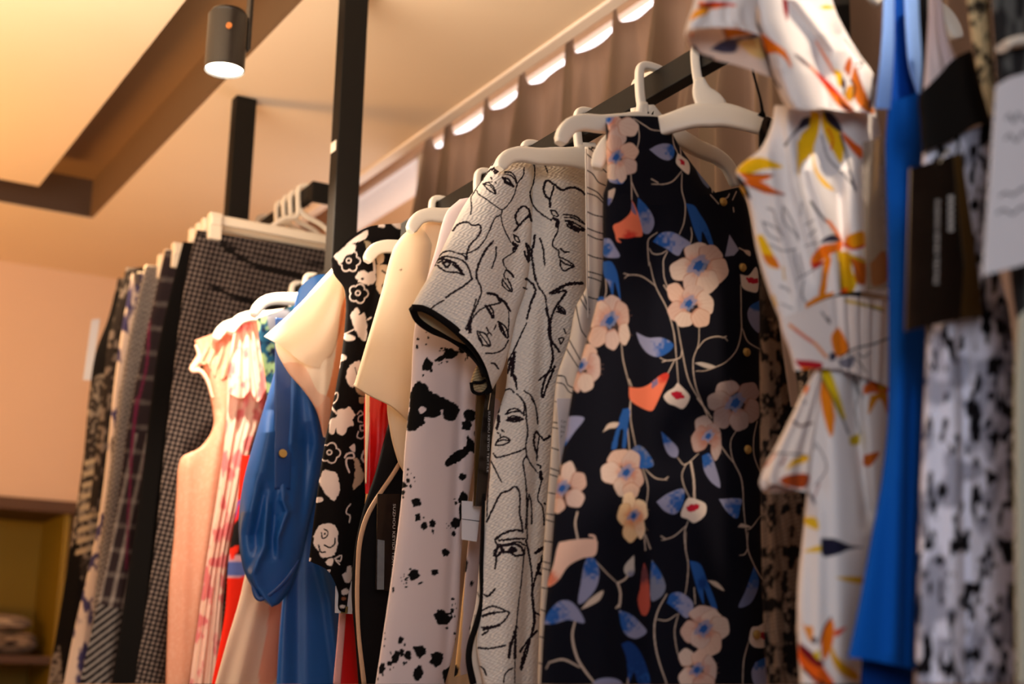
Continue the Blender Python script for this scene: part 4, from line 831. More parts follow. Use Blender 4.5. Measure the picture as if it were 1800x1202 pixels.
# ---- black wrap dress with beige piping, red tops
def vest():
    pl = Plane(2.20)
    g = thing('black_dress', 'plain black dress with a curving beige piped edge', 'dress', 2.20)
    c = Canvas(600, 660, 800, 1215, (16, 14, 16), 1)
    cloth('bodice', g, pl, [(708, 670), (684, 740), (660, 830), (640, 890), (624, 960), (618, 1040), (624, 1120), (630, 1202)], [(780, 670), (760, 900), (745, 1202)], c, bulge=.012, dens=4, mat_=CREPE)
    strip('piped_edge', g, pl, [(704, 812), (688, 838), (665, 872), (645, 908), (633, 950), (629, 1000), (628, 1060), (631, 1120), (640, 1202)], [8, 8, 9, 9, 8, 8, 7, 8, 9], mat('beige_piping', (196, 160, 128), rough=.8, noise=(80, .1)), w=.014, depth=.0025)
vest()
def simple(name, label, cat, y, L, R, col, matl=COTTON, bulge=.012, fold=None, dens=4, group='clothes on the long rail', part='bodice', T=None, B=None, x=RAILX, a=0, w0=0):
    pl = Plane(y, a); g = thing(name, label, cat, y, group=group, x=x)
    cloth(part, g, pl, L, R, col, bulge=bulge, fold=fold, dens=dens, mat_=matl, T=T, B=B, w0=w0)
    return g, pl
g, pl = simple('red_blouse', 'bright red pleated blouse showing as a sliver beside the black-flowered blouse', 'blouse', 2.25, [(655, 640), (641, 700), (640, 780), (642, 868)], [(720, 640), (698, 720), (690, 790), (662, 868)], (212, 8, 8), bulge=.01, fold=rfold(3, 5, .006, .2), matl=SATIN)
strip('piped_edge', g, pl, [(646, 690), (646, 740), (644, 800), (643, 850)], [8, 8, 5, 2], mat('pale_piping', (250, 226, 190), rough=.8, noise=(80, .05)), w=.012, depth=.002)
g, pl = simple('red_skirt', 'bright red skirt with a pale pink edge below the black-flowered blouse', 'skirt', 2.38, [(600, 900), (596, 1078), (588, 1202)], [(640, 900), (628, 1078), (634, 1202)], (205, 6, 8), matl=SATIN, part='skirt')
strip('pale_border', g, pl, [(606, 940), (602, 1078), (592, 1202)], [12, 13, 14], mat('pink_border', (240, 176, 168), rough=.8, noise=(80, .05)), w=.012, depth=.002)
g, pl = tag_thing(2.18, 'long black tag card with a silver strip, hanging over the plain black dress', (690, 860))
crd = card('card', g, pl, [(664, 868), (703, 868), (694, 1040), (660, 1036)], TAGB, .02, .0012)
card('silver_strip', crd, pl, [(664, 948), (676, 950), (675, 1036), (663, 1036)], TAGG, .0206, .0004)
text_px('lettering', crd, pl, 'SUZHOU KEYIDI TEXTILE', 691, 885, 4.6, 91, INKW, .0206, length=124)
g, pl = tag_thing(2.30, 'small clear tag with a gold band under the black-flowered blouse', (606, 1040))
crd = card('card', g, pl, [(590, 1030), (622, 1020), (619, 1079), (589, 1077)], TAGW, .0, .001); card('gold_band', crd, pl, [(600, 1066), (612, 1066), (611, 1078), (599, 1078)], BRASS, .0006, .0005)

# ---- black blouse with white flowers
def blackfloral():
    pl = Plane(2.31)
    g = thing('flowered_blouse', 'black blouse with white outlined flowers and roses', 'blouse', 2.31)
    c = Canvas(530, 370, 720, 1100, (16, 12, 12), 1.8); W = (232, 214, 204)
    S = lambda x, y: (560+x/5, 380+y/5); Q = lambda x, y: (540+x/5, 620+y/5); Rr = lambda x, y: (540+x/5, 850+y/5)
    def out(f, x, y, r, n=6, w_=2.0):
        X, Y = f(x, y); th = np.linspace(0, 2*PI, n*8+1); rr = r/5*(.78+.24*np.abs(np.cos(n*th/2)))
        c.line(np.stack([X+rr*np.cos(th), Y+rr*np.sin(th)], 1), w_, W, sm=False); c.ell(X-1, Y-1, 5.2, 5, 0, W); c.ell(X-1, Y-1, 3.2, 3, 0, (16, 12, 12))
    out(S, 270, 395, 95); out(S, 350, 680, 85, 5)
    c.poly([S(*p) for p in ((130, 345), (200, 290), (270, 240), (330, 260), (300, 320), (240, 350), (200, 410), (150, 380))], W, rough=1)
    c.poly([S(*p) for p in ((240, 250), (330, 180), (430, 125), (420, 190), (330, 230))], W); c.poly([S(*p) for p in ((520, 70), (580, 70), (585, 95), (530, 95))], W); c.poly([S(*p) for p in ((640, 65), (720, 55), (790, 90), (700, 110))], W)
    c.poly([S(*p) for p in ((400, 215), (450, 225), (480, 290), (470, 330), (430, 300))], (170, 150, 120)); c.poly([S(*p) for p in ((465, 350), (490, 360), (505, 500), (485, 520), (478, 420))], W)
    c.poly([S(*p) for p in ((320, 540), (350, 490), (400, 480), (440, 500), (480, 480), (500, 560), (450, 605), (390, 590), (350, 570))], W, rough=2); c.ell(*S(385, 550), 3, 2.4, 0, (16, 12, 12))
    c.poly([S(*p) for p in ((275, 870), (330, 805), (360, 830), (355, 870), (400, 850), (418, 900), (415, 1095), (350, 1050), (300, 940))], W, rough=1); c.poly([S(*p) for p in ((215, 1070), (240, 1035), (320, 1060), (320, 1085), (250, 1095))], W); c.line([S(220, 1040), S(320, 990)], 2, W); c.line([S(430, 910), S(460, 890)], 3, W)
    c.poly([S(*p) for p in ((500, 430), (600, 430), (620, 520), (560, 600), (560, 690), (510, 640), (510, 500))], (200, 170, 140), rough=1); c.poly([S(*p) for p in ((500, 300), (570, 330), (570, 400), (520, 420))], (200, 170, 140)); c.line([S(560, 480), S(620, 520)], 3, (20, 16, 14))
    c.poly([Q(*p) for p in ((345, 160), (390, 100), (450, 70), (470, 100), (440, 200), (420, 290), (380, 300), (345, 230))], W, rough=1.5); c.line([Q(420, 130), Q(440, 200)], 1.6, (16, 12, 12))
    c.poly([Q(*p) for p in ((420, 300), (520, 350), (500, 380), (440, 350))], (190, 160, 130)); c.poly([Q(*p) for p in ((455, 390), (505, 390), (500, 440), (460, 440))], (190, 160, 130))
    c.line([Q(280, 60), Q(300, 20), Q(340, 40), Q(320, 60), Q(290, 70), Q(280, 130)], 3, W); c.poly([Q(*p) for p in ((290, 20), (340, 30), (340, 60), (300, 50))], W)
    c.line([Q(220, 440), Q(225, 390), Q(255, 350), Q(270, 360), Q(262, 410), Q(230, 445), Q(220, 440)], 1.8, W); c.line([Q(200, 440), Q(215, 480), Q(260, 535)], 3, W)
    c.poly([Q(*p) for p in ((190, 640), (210, 580), (260, 560), (270, 500), (340, 490), (370, 470), (400, 510), (422, 550), (400, 580), (405, 640), (360, 650), (330, 710), (300, 722), (262, 700), (250, 660), (230, 715), (195, 700))], W, rough=1)
    c.line([Q(440, 540), Q(470, 510), Q(490, 540), Q(455, 560), Q(450, 600), Q(485, 610)], 1.8, W); c.line([Q(465, 640), Q(500, 640), Q(505, 680), Q(470, 680), Q(465, 640)], 1.8, W); c.line([Q(450, 690), Q(440, 740), Q(480, 752), Q(510, 720)], 1.8, W)
    out(Q, 200, 880, 90, 5); c.poly([Q(*p) for p in ((100, 1130), (150, 1030), (200, 1040), (260, 1060), (280, 1150), (285, 1202), (270, 1250), (240, 1300), (200, 1280), (150, 1220))], W, rough=1)
    c.line([Q(330, 920), Q(350, 890), Q(400, 880), Q(410, 920), Q(350, 930), Q(345, 980), Q(370, 1050)], 3, W); c.poly([Q(*p) for p in ((410, 920), (450, 940), (470, 1000), (500, 1100), (440, 1180), (400, 1202), (420, 1050))], (200, 170, 140), rough=1.5); c.poly([Q(*p) for p in ((370, 830), (415, 800), (420, 870), (390, 860))], W); c.line([Q(500, 860), Q(480, 920), Q(500, 960)], 3, W)
    c.poly([Rr(*p) for p in ((55, 470), (90, 390), (130, 360), (200, 350), (240, 370), (270, 430), (265, 540), (240, 620), (200, 640), (130, 650), (105, 600), (60, 530))], W, rough=1.2)
    c.line([Rr(150, 400), Rr(180, 420), Rr(175, 460), Rr(135, 480), Rr(125, 430)], 2.2, (16, 12, 12)); c.line([Rr(150, 540), Rr(200, 560), Rr(240, 530), Rr(245, 480)], 2.6, (16, 12, 12)); c.line([Rr(100, 540), Rr(120, 600), Rr(160, 600)], 2.6, (16, 12, 12)); c.ell(*Rr(155, 440), 2, 2, 0, (16, 12, 12))
    c.poly([Rr(*p) for p in ((160, 690), (190, 660), (230, 660), (215, 720), (180, 715))], W); c.line([Rr(240, 660), Rr(300, 630), Rr(290, 680), Rr(250, 670), Rr(285, 710)], 2, W); c.poly([Rr(*p) for p in ((80, 120), (130, 120), (140, 150), (80, 165))], W)
    c.line([Rr(380, 180), Rr(350, 220), Rr(345, 260), Rr(375, 280), Rr(370, 340)], 2, W); c.line([Rr(150, 775), Rr(200, 760), Rr(180, 800), Rr(215, 850)], 2, W); c.poly([Rr(*p) for p in ((305, 800), (340, 780), (380, 860), (340, 870))], W); c.poly([Rr(*p) for p in ((300, 940), (340, 920), (370, 950), (340, 975), (305, 970))], W); c.ell(*Rr(320, 1010), 4, 3, 0, (150, 90, 60)); c.ell(*Rr(310, 1080), 5, 3, 0, W); c.poly([Rr(*p) for p in ((0, 680), (20, 650), (35, 660), (10, 700))], W); c.poly([Rr(*p) for p in ((350, 730), (385, 720), (385, 850), (345, 800))], W)
    L = [(582, 456), (586, 480), (606, 510), (606, 580), (592, 680), (574, 770), (562, 850), (552, 930), (546, 985)]
    R = [(705, 392), (700, 500), (690, 600), (664, 700), (650, 800), (640, 900), (630, 1000), (621, 1078)]
    fd = ridges([([(640, 420), (625, 560), (600, 780), (590, 1000)], 24, .008), ([(665, 480), (640, 600)], 10, -.006)])
    cloth('bodice', g, pl, L, R, c, T=[(582, 456), (612, 420), (650, 398), (705, 392)], B=[(543, 986), (576, 1003), (594, 1040), (596, 1072), (621, 1078)], bulge=.014, fold=fd, dens=1.9, smL=True)
    hanger(Plane(2.265), 'white plastic hanger with its tip over the black-flowered blouse', HG, hw=.150, drop=-.02, sc=.7)
blackfloral()

# ---- peach silk blouse with pointed sleeve
def peachsilk():
    pl = Plane(2.46)
    g = thing('silk_blouse', 'glowing cream and apricot silk blouse with a pointed sleeve', 'blouse', 2.46)
    c = Canvas(450, 460, 640, 790, (254, 238, 214), 1.2)
    c.poly([(612, 510), (606, 600), (590, 700), (568, 768), (548, 730), (572, 700), (590, 620), (600, 540)], (238, 160, 110)); c.poly([(480, 640), (530, 640), (560, 690), (580, 700), (570, 768), (520, 690)], (240, 196, 168), a=.8)  # orange right edge paints light glowing through; lower peach is the cloth
    fd = ridges([([(575, 500), (560, 600), (562, 640)], 18, .008), ([(545, 560), (535, 640)], 14, -.008), ([(575, 640), (566, 750)], 8, .006)])
    cloth('bodice', g, pl, [(585, 470), (540, 520), (500, 575), (484, 606), (505, 652), (535, 688), (556, 722), (568, 768)], [(588, 470), (612, 510), (606, 600), (592, 690), (574, 770)], c, bulge=.014, fold=fd, dens=2.5, mat_=SHEER)
    cloth('sleeve', g, pl, [(585, 472), (548, 512), (508, 552), (464, 591)], [(606, 500), (602, 560), (585, 620), (564, 648)], c, B=[(464, 591), (500, 612), (530, 636), (564, 648)], w0=.016, bulge=.016, fold=rfold(12, 1.5, .006, .8), dens=2.5, mat_=SHEER)
    hanger(Plane(2.50), 'white plastic hanger inside the glowing silk blouse, almost hidden', HG, hw=.11)
peachsilk()

# ---- blue satin shirt dress with rolled sleeve
def blue():
    pl = Plane(2.56)
    g = thing('satin_shirt', 'blue satin shirt dress with a rolled-up sleeve and button tab', 'dress', 2.56)
    c = Canvas(400, 460, 680, 1215, (26, 86, 158), 1)
    fd = ridges([([(560, 980), (580, 1060), (598, 1202)], 8, .014), ([(520, 900), (520, 1202)], 14, -.008)])
    cloth('bodice', g, pl, [(560, 500), (540, 800), (505, 980), (492, 1100), (486, 1202)], [(640, 500), (630, 900), (612, 1060), (604, 1202)], c, w0=-.02, bulge=.014, fold=fd, dens=3, mat_=SATIN)
    L = [(516, 545), (500, 590), (478, 670), (448, 770), (427, 850), (419, 930), (428, 1000), (452, 1046), (478, 1067)]
    R = [(592, 482), (604, 600), (592, 700), (574, 800), (550, 890), (532, 970), (512, 1030), (492, 1060), (478, 1067)]
    fd = ridges([([(470, 760), (455, 840), (440, 900)], 20, .016), ([(462, 870), (448, 940)], 9, -.014), ([(470, 900), (465, 960), (442, 1010)], 8, .012), ([(520, 620), (512, 780)], 9, .012), ([(545, 690), (560, 780)], 14, .012), ([(498, 880), (505, 900), (488, 945)], 6, .012), ([(480, 905), (478, 950)], 9, -.012), ([(450, 1030), (470, 1060)], 10, .01), ([(540, 780), (530, 900)], 10, -.01)])
    slv = cloth('sleeve', g, pl, L, R, c, T=[(516, 545), (528, 505), (556, 484), (592, 482)], w0=.02, bulge=.03, fold=fd, dens=2, mat_=SATIN, edge=3)
    TB = mat('blue_satin_tab', (22, 72, 140), rough=.35, spec=.6, noise=(60, .1))
    tb = strip('button_tab', slv, pl, [(498, 560), (498, 680), (497, 775), (496, 860)], [30, 32, 34, 30], TB, w=[.05, .055, .057, .05], depth=.0022, ex=6)
    p = pl.P(np.array(497.), np.array(797.), .062); b = MB(); b.cyl(p, pl.n, .0085, .003, 20, .0075); b.build('button', BRASS, slv, smooth=True)
    strip('cuff_fold', slv, pl, [(440, 1010), (455, 1052), (480, 1040), (505, 1015), (524, 985)], [6, 10, 6, 8, 5], TB, w=[.03, .045, .05, .045, .03], depth=.004)
blue()
pc = Canvas(370, 690, 570, 1215, (240, 214, 190), 1); pc.poly([(480, 1000), (505, 980), (512, 1100), (480, 1202), (455, 1202), (470, 1100)], (236, 140, 104), a=.7)
simple('satin_dress', 'pale cream and coral satin dress hanging behind the blue satin sleeve', 'dress', 2.66, [(476, 700), (450, 900), (424, 1040), (398, 1130), (378, 1202)], [(560, 700), (530, 960), (508, 1080), (488, 1202)], pc, matl=SHEER, fold=rfold(21, 2, .005), dens=3)
tc = Canvas(430, 500, 620, 830, (40, 92, 120), 1)
X, Y = tc.grid(); n = fnoise(X/14, Y/18, 3); k = np.clip((n-.5)*8, 0, 1)[..., None]; tc.a = (tc.a*(1-k)+lin((170, 200, 140))*k).astype(np.float32); k = np.clip((fnoise(X/11+9, Y/14, 2)-.6)*8, 0, 1)[..., None]; tc.a = (tc.a*(1-k)+lin((30, 36, 62))*k).astype(np.float32); tc.poly([(468, 556), (505, 545), (520, 575), (480, 590)], (180, 178, 186))
simple('printed_blouse', 'teal and green printed blouse tucked behind the glowing silk sleeve', 'blouse', 2.74, [(452, 560), (457, 610), (468, 680), (470, 800)], [(560, 520), (560, 640), (550, 800)], tc, dens=2.5)
hanger(Plane(2.715), 'white plastic hanger curving above the teal printed blouse', HG, hw=.20, drop=-.023, sc=.9)
rc = Canvas(370, 790, 500, 1215, (222, 36, 14), 1); rc.poly([(390, 958), (440, 958), (432, 1010), (390, 1010)], (196, 150, 160)); rc.poly([(396, 985), (436, 990), (430, 1012), (390, 1006)], (80, 96, 160)); rc.poly([(404, 930), (432, 900), (440, 970), (400, 972)], (20, 14, 16)); rc.poly([(400, 965), (418, 960), (408, 985)], (220, 40, 20)); rc.line([(420, 880), (400, 950)], 4, (60, 80, 170))
simple('red_dress', 'red dress with a blue and white band, squeezed behind the satin dress', 'dress', 2.82, [(425, 800), (415, 900), (402, 980), (395, 1080), (372, 1202)], [(480, 800), (455, 1000), (420, 1202)], rc, matl=CREPE)

# ---- pink and white flowered dress, peach dress
def pink():
    c = Canvas(320, 530, 500, 1215, (248, 214, 196), 1)
    X, Y = c.grid(); n = fnoise(X/14+3, Y/26, 3); k = np.clip((n-.53)*7, 0, .75)[..., None]; c.a = (c.a*(1-k)+lin((226, 92, 110))*k).astype(np.float32)
    pl = Plane(2.92); g = thing('flowered_dress', 'white dress with soft pink blossoms and a fluted cap sleeve', 'dress', 2.92)
    cloth('bodice', g, pl, [(415, 560), (402, 640), (396, 760), (383, 860), (364, 980), (347, 1100), (333, 1202)], [(470, 560), (470, 690), (440, 790), (424, 870), (404, 960), (392, 1060), (383, 1202)], c, w0=-.012, bulge=.012, fold=rfold(33, 3, .012, .3), dens=2.5, mat_=SHEER)
    cloth('sleeve', g, pl, [(416, 566), (410, 610), (403, 660), (400, 690)], [(450, 556), (462, 610), (473, 675), (471, 684)], c, B=[(400, 690), (425, 700), (440, 688), (452, 706), (471, 684)], w0=.012, bulge=.012, fold=rfold(5, 4, .008, .6), dens=2, mat_=SHEER)
    hanger(Plane(2.885), 'white plastic hanger with its tip above the pink blossom dress', HG, hw=.19, drop=-.023, sc=.9)
    c = Canvas(270, 540, 440, 1215, (236, 176, 146), 1)
    X, Y = c.grid(); n = fnoise(X/3, Y/4, 2); k = np.clip((n-.55)*3, 0, .35)[..., None]; c.a = (c.a*(1-k)+lin((248, 206, 180))*k).astype(np.float32)
    pl = Plane(3.0); g = thing('lace_edged_dress', 'peach dress with lace-edged ruffle at its shoulder, last before the patterned trousers', 'dress', 3.0)
    fd = ridges([([(375, 640), (395, 720), (372, 860), (350, 1202)], 14, .012), ([(330, 820), (325, 1000), (318, 1202)], 10, .006)])
    cloth('bodice', g, pl, [(352, 610), (360, 660), (372, 710), (374, 752), (352, 786), (318, 806), (310, 870), (306, 940), (298, 1020), (294, 1110), (291, 1202)], [(420, 580), (410, 700), (398, 800), (382, 900), (364, 1000), (335, 1202)], c, bulge=.014, fold=fd, dens=2.5, mat_=SHEER)
    cloth('shoulder_ruffle', g, pl, [(342, 598), (348, 620), (336, 650), (344, 655)], [(415, 572), (412, 620), (402, 660), (398, 668)], c, B=[(340, 652), (362, 640), (380, 662), (398, 668)], w0=.016, bulge=.008, fold=rfold(8, 4, .006, .6), dens=2, mat_=SHEER)
    strip('lace_edging', g, pl, [(344, 606), (350, 628), (338, 650), (352, 652), (364, 668), (374, 700)], [5, 8, 10, 8, 6, 5], mat('peach_lace', (248, 200, 172), rough=.9, noise=(200, .3)), w=.022, depth=.003)
    hanger(Plane(2.965), 'white plastic hanger with its tip above the peach ruffled dress', HG, hw=.195, drop=-.023, sc=.9)
pink()

# ---- patterned trousers and skirts on the upper rail
GB = 'trousers and skirts on the upper rail'
HB = 'clip hangers on the upper rail'
def cliphanger(y, label, hw=.235, zb=None):
    zb = R2Z-.098 if zb is None else zb
    pl = Plane(y, x=R2X); root = empty('clip_hanger', (R2X, y, R2Z), label, 'hanger', HB)
    PL = CLEARP
    mb = MB()
    u = np.linspace(-hw, hw, 20); V, F = sweep(pl.L(u, np.full(20, zb)-.0*u), pl.n, .012, .006, ex=4); mb.add(V, F)
    mb.build('bar', PL, root, smooth=True)
    mb = MB()
    q = crv([[-.085, zb+.005], [-.05, zb+.035], [-.018, R2Z-.05], [-.018, R2Z+.02], [0, R2Z+.032], [.020, R2Z+.024], [.026, R2Z-.004]], 40)
    V, F = sweep(pl.L(q[:, 0], q[:, 1]), pl.n, .0062, .005, ex=3); mb.add(V, F)
    q = crv([[.085, zb+.005], [.05, zb+.035], [.0, R2Z-.045], [-.014, R2Z-.03]], 20)
    V, F = sweep(pl.L(q[:, 0], q[:, 1]), pl.n, .006, .005, ex=3); mb.add(V, F)
    mb.build('hook', PL, root, smooth=True)
    for s in (-1, 1):
        mb = MB(); uu = s*(hw-.012)
        P0 = pl.L(np.array([uu-.016, uu+.016]), np.array([0., 0.]))
        x0, x1 = P0[0][0], P0[1][0]
        mb.box(x0, x1, y-.012, y+.012, zb-.052, zb+.014); mb.box(x0+.003, x1-.003, y-.017, y+.017, zb-.018, zb+.006)
        mb.build('clip', PL, root, bevel=.003)
    return root
CLEARP = mat('pale_hanger_plastic', (238, 220, 196), rough=.3, noise=(6, .06))
def pat(x0, y0, x1, y1, base): return Canvas(x0, y0, x1, y1, base, 1)
def bottoms(name, label, y, L, R, c, fold=None, **k):
    g, pl = simple(name, label, 'trousers' if 'trousers' in name else 'skirt', y, L, R, c, matl=KNIT, bulge=.014, fold=fold or rfold(int(y*100), 2.2, .007, .5), dens=2.5, group=GB, part='leg' if 'trousers' in name else 'panel', x=R2X)
    return g, pl
# dotted trousers
c = pat(220, 380, 640, 1215, (22, 17, 18)); X, Y = c.grid()
wv = (Y-Y.min())/800
d = np.clip((np.cos(2*PI*(X+.28*Y)/9.0)+np.cos(2*PI*(Y-.22*X)/9.0))*1.3-.35, 0, 1)[..., None]*.9
c.a = (c.a*(1-d)+lin((128, 112, 104))*d).astype(np.float32)
c.line([(392, 432), (440, 462), (500, 480), (600, 492)], 8, (20, 15, 13)); c.line([(374, 504), (410, 520), (450, 533), (500, 545)], 7, (18, 13, 12))
c.line([(350, 410), (395, 428), (470, 452), (600, 470)], 3, (24, 18, 16))
g, pl = bottoms('patterned_trousers', 'dark dotted weave trousers clipped at the near end of the upper rail', 3.16, [(346, 404), (330, 470), (316, 560), (302, 680), (288, 800), (272, 960), (255, 1080), (236, 1202)], [(640, 450), (600, 700), (560, 1202)], c, fold=ridges([([(360, 430), (340, 600), (315, 800), (290, 1202)], 16, .010), ([(420, 500), (380, 800), (330, 1202)], 30, .010)]))
cliphanger(3.145, 'pale clip hanger holding the dark dotted weave trousers')
bottoms('black_trousers', 'plain black trousers right behind the dotted weave trousers', 3.25, [(322, 425), (303, 500), (280, 600), (266, 700), (252, 820), (236, 940), (218, 1060), (196, 1202)], [(560, 440), (520, 1202)], pat(190, 400, 570, 1215, (13, 10, 9)))
c = pat(150, 400, 520, 1215, (44, 34, 36)); X, Y = c.grid()
g1 = (np.abs(((X+.22*Y)/22) % 1-.5) < .16); g2 = (np.abs(((Y-.1*X)/44) % 1-.5) < .10)
m = (np.clip(g1*.36*(Y > 760)+g2*.14+.0, 0, .6)*(.6+.5*vnoise(X/9, Y/9)))[..., None]; c.a = (c.a*(1-m)+lin((190, 175, 165))*m).astype(np.float32)
for p in ([(262, 560), (258, 640), (240, 720), (228, 820)], [(240, 700), (232, 790), (226, 900), (222, 1000)], [(256, 800), (246, 900)]): c.line(p, 5, (110, 34, 64), a=.6)
X, Y = c.grid(); st = (((X*.75+Y) % 13) < 6) & (Y > 1055+.25*(X-150)); c.a[st] = lin((120, 112, 108)); c.a[(Y > 1055+.25*(X-150)) & ~st] = lin((22, 18, 20))
bottoms('plaid_skirt', 'dark plaid skirt with pink lines on the upper rail', 3.44, [(290, 440), (268, 540), (246, 640), (226, 740), (210, 860), (190, 980), (165, 1090), (140, 1202)], [(420, 440), (380, 1202)], c)
c = pat(150, 440, 460, 1215, (70, 62, 60)); X, Y = c.grid()
h = (((X+Y*.3) % 9 < 4.5) ^ ((Y-X*.3) % 11 < 5.5)); c.a[h] = lin((150, 138, 130))
bottoms('houndstooth_skirt', 'grey houndstooth skirt behind the plaid skirt', 3.56, [(256, 468), (238, 540), (222, 620), (206, 720), (194, 820), (176, 960), (150, 1202)], [(380, 470), (340, 1202)], c)
c = pat(110, 470, 420, 1215, (206, 186, 172)); X, Y = c.grid()
n = fnoise(X/13, Y/26, 3); k = np.clip((n-.54)*12, 0, 1)[..., None]; c.a = (c.a*(1-k)+lin((62, 58, 96))*k).astype(np.float32)
n = fnoise(X/20+50, Y/60, 2); k = (np.clip((n-.50)*9, 0, .9)*(Y < 900))[..., None]; c.a = (c.a*(1-k)+lin((70, 62, 60))*k).astype(np.float32)
bottoms('flowered_skirt', 'off-white skirt with dark blue flowers near the far end of the rail', 3.68, [(232, 480), (214, 580), (200, 680), (190, 780), (178, 880), (160, 980), (132, 1100), (112, 1202)], [(340, 480), (300, 1202)], c)
c = pat(60, 470, 380, 1215, (48, 40, 36)); X, Y = c.grid()
n = vnoise(X/4, Y/5)*.6+fnoise(X/16, Y/40, 2)*.5; k = np.clip((n-.52)*5, 0, .75)[..., None]; c.a = (c.a*(1-k)+lin((150, 134, 120))*k).astype(np.float32)
r = ((Y+.3*X) % 19 < 9) & (Y > 800) & (Y < 980) & (X > 140+(900-Y)*.1); c.a[r] = lin((172, 152, 126)); n2 = (fnoise(X/30, Y/90+4, 2) > .56) & ~r; c.a[n2] = lin((20, 16, 15))
bottoms('tweed_trousers', 'dark flecked tweed trousers at the far end of the upper rail', 3.84, [(208, 488), (190, 560), (168, 620), (156, 700), (147, 800), (130, 920), (108, 1060), (84, 1202)], [(300, 500), (260, 1202)], c)
c = pat(60, 440, 380, 1215, (36, 30, 28)); X, Y = c.grid(); n = vnoise(X/6, Y/8); k = np.clip((n-.6)*4, 0, .6)[..., None]; c.a = (c.a*(1-k)+lin((130, 116, 108))*k).astype(np.float32)
bottoms('flecked_skirt', 'black flecked skirt just in front of the tweed trousers', 3.76, [(222, 470), (205, 540), (190, 600), (180, 700), (168, 800), (156, 900)], [(320, 470), (280, 900)], c)
for y, l in ((3.195, 'pale clip hanger second from the near end of the upper rail'), (3.29, 'pale clip hanger behind the one holding black trousers'), (3.50, 'pale clip hanger between the plaid and houndstooth skirts'), (3.24, 'pale clip hanger of the plain black trousers'), (3.43, 'pale clip hanger of the pink-lined plaid skirt'), (3.55, 'pale clip hanger of the grey houndstooth skirt'), (3.67, 'pale clip hanger of the off-white flowered skirt'), (3.75, 'pale clip hanger of the black flecked skirt'), (3.83, 'pale clip hanger at the far end, over the tweed trousers')):
    cliphanger(y, l)
g, pl = tag_thing(3.9, 'plain white tag hanging beyond the tweed trousers at the far left', (172, 562))
crd = card('card', g, pl, [(161, 562), (176, 560), (160, 668), (146, 668)], TAGW, 0, .001)

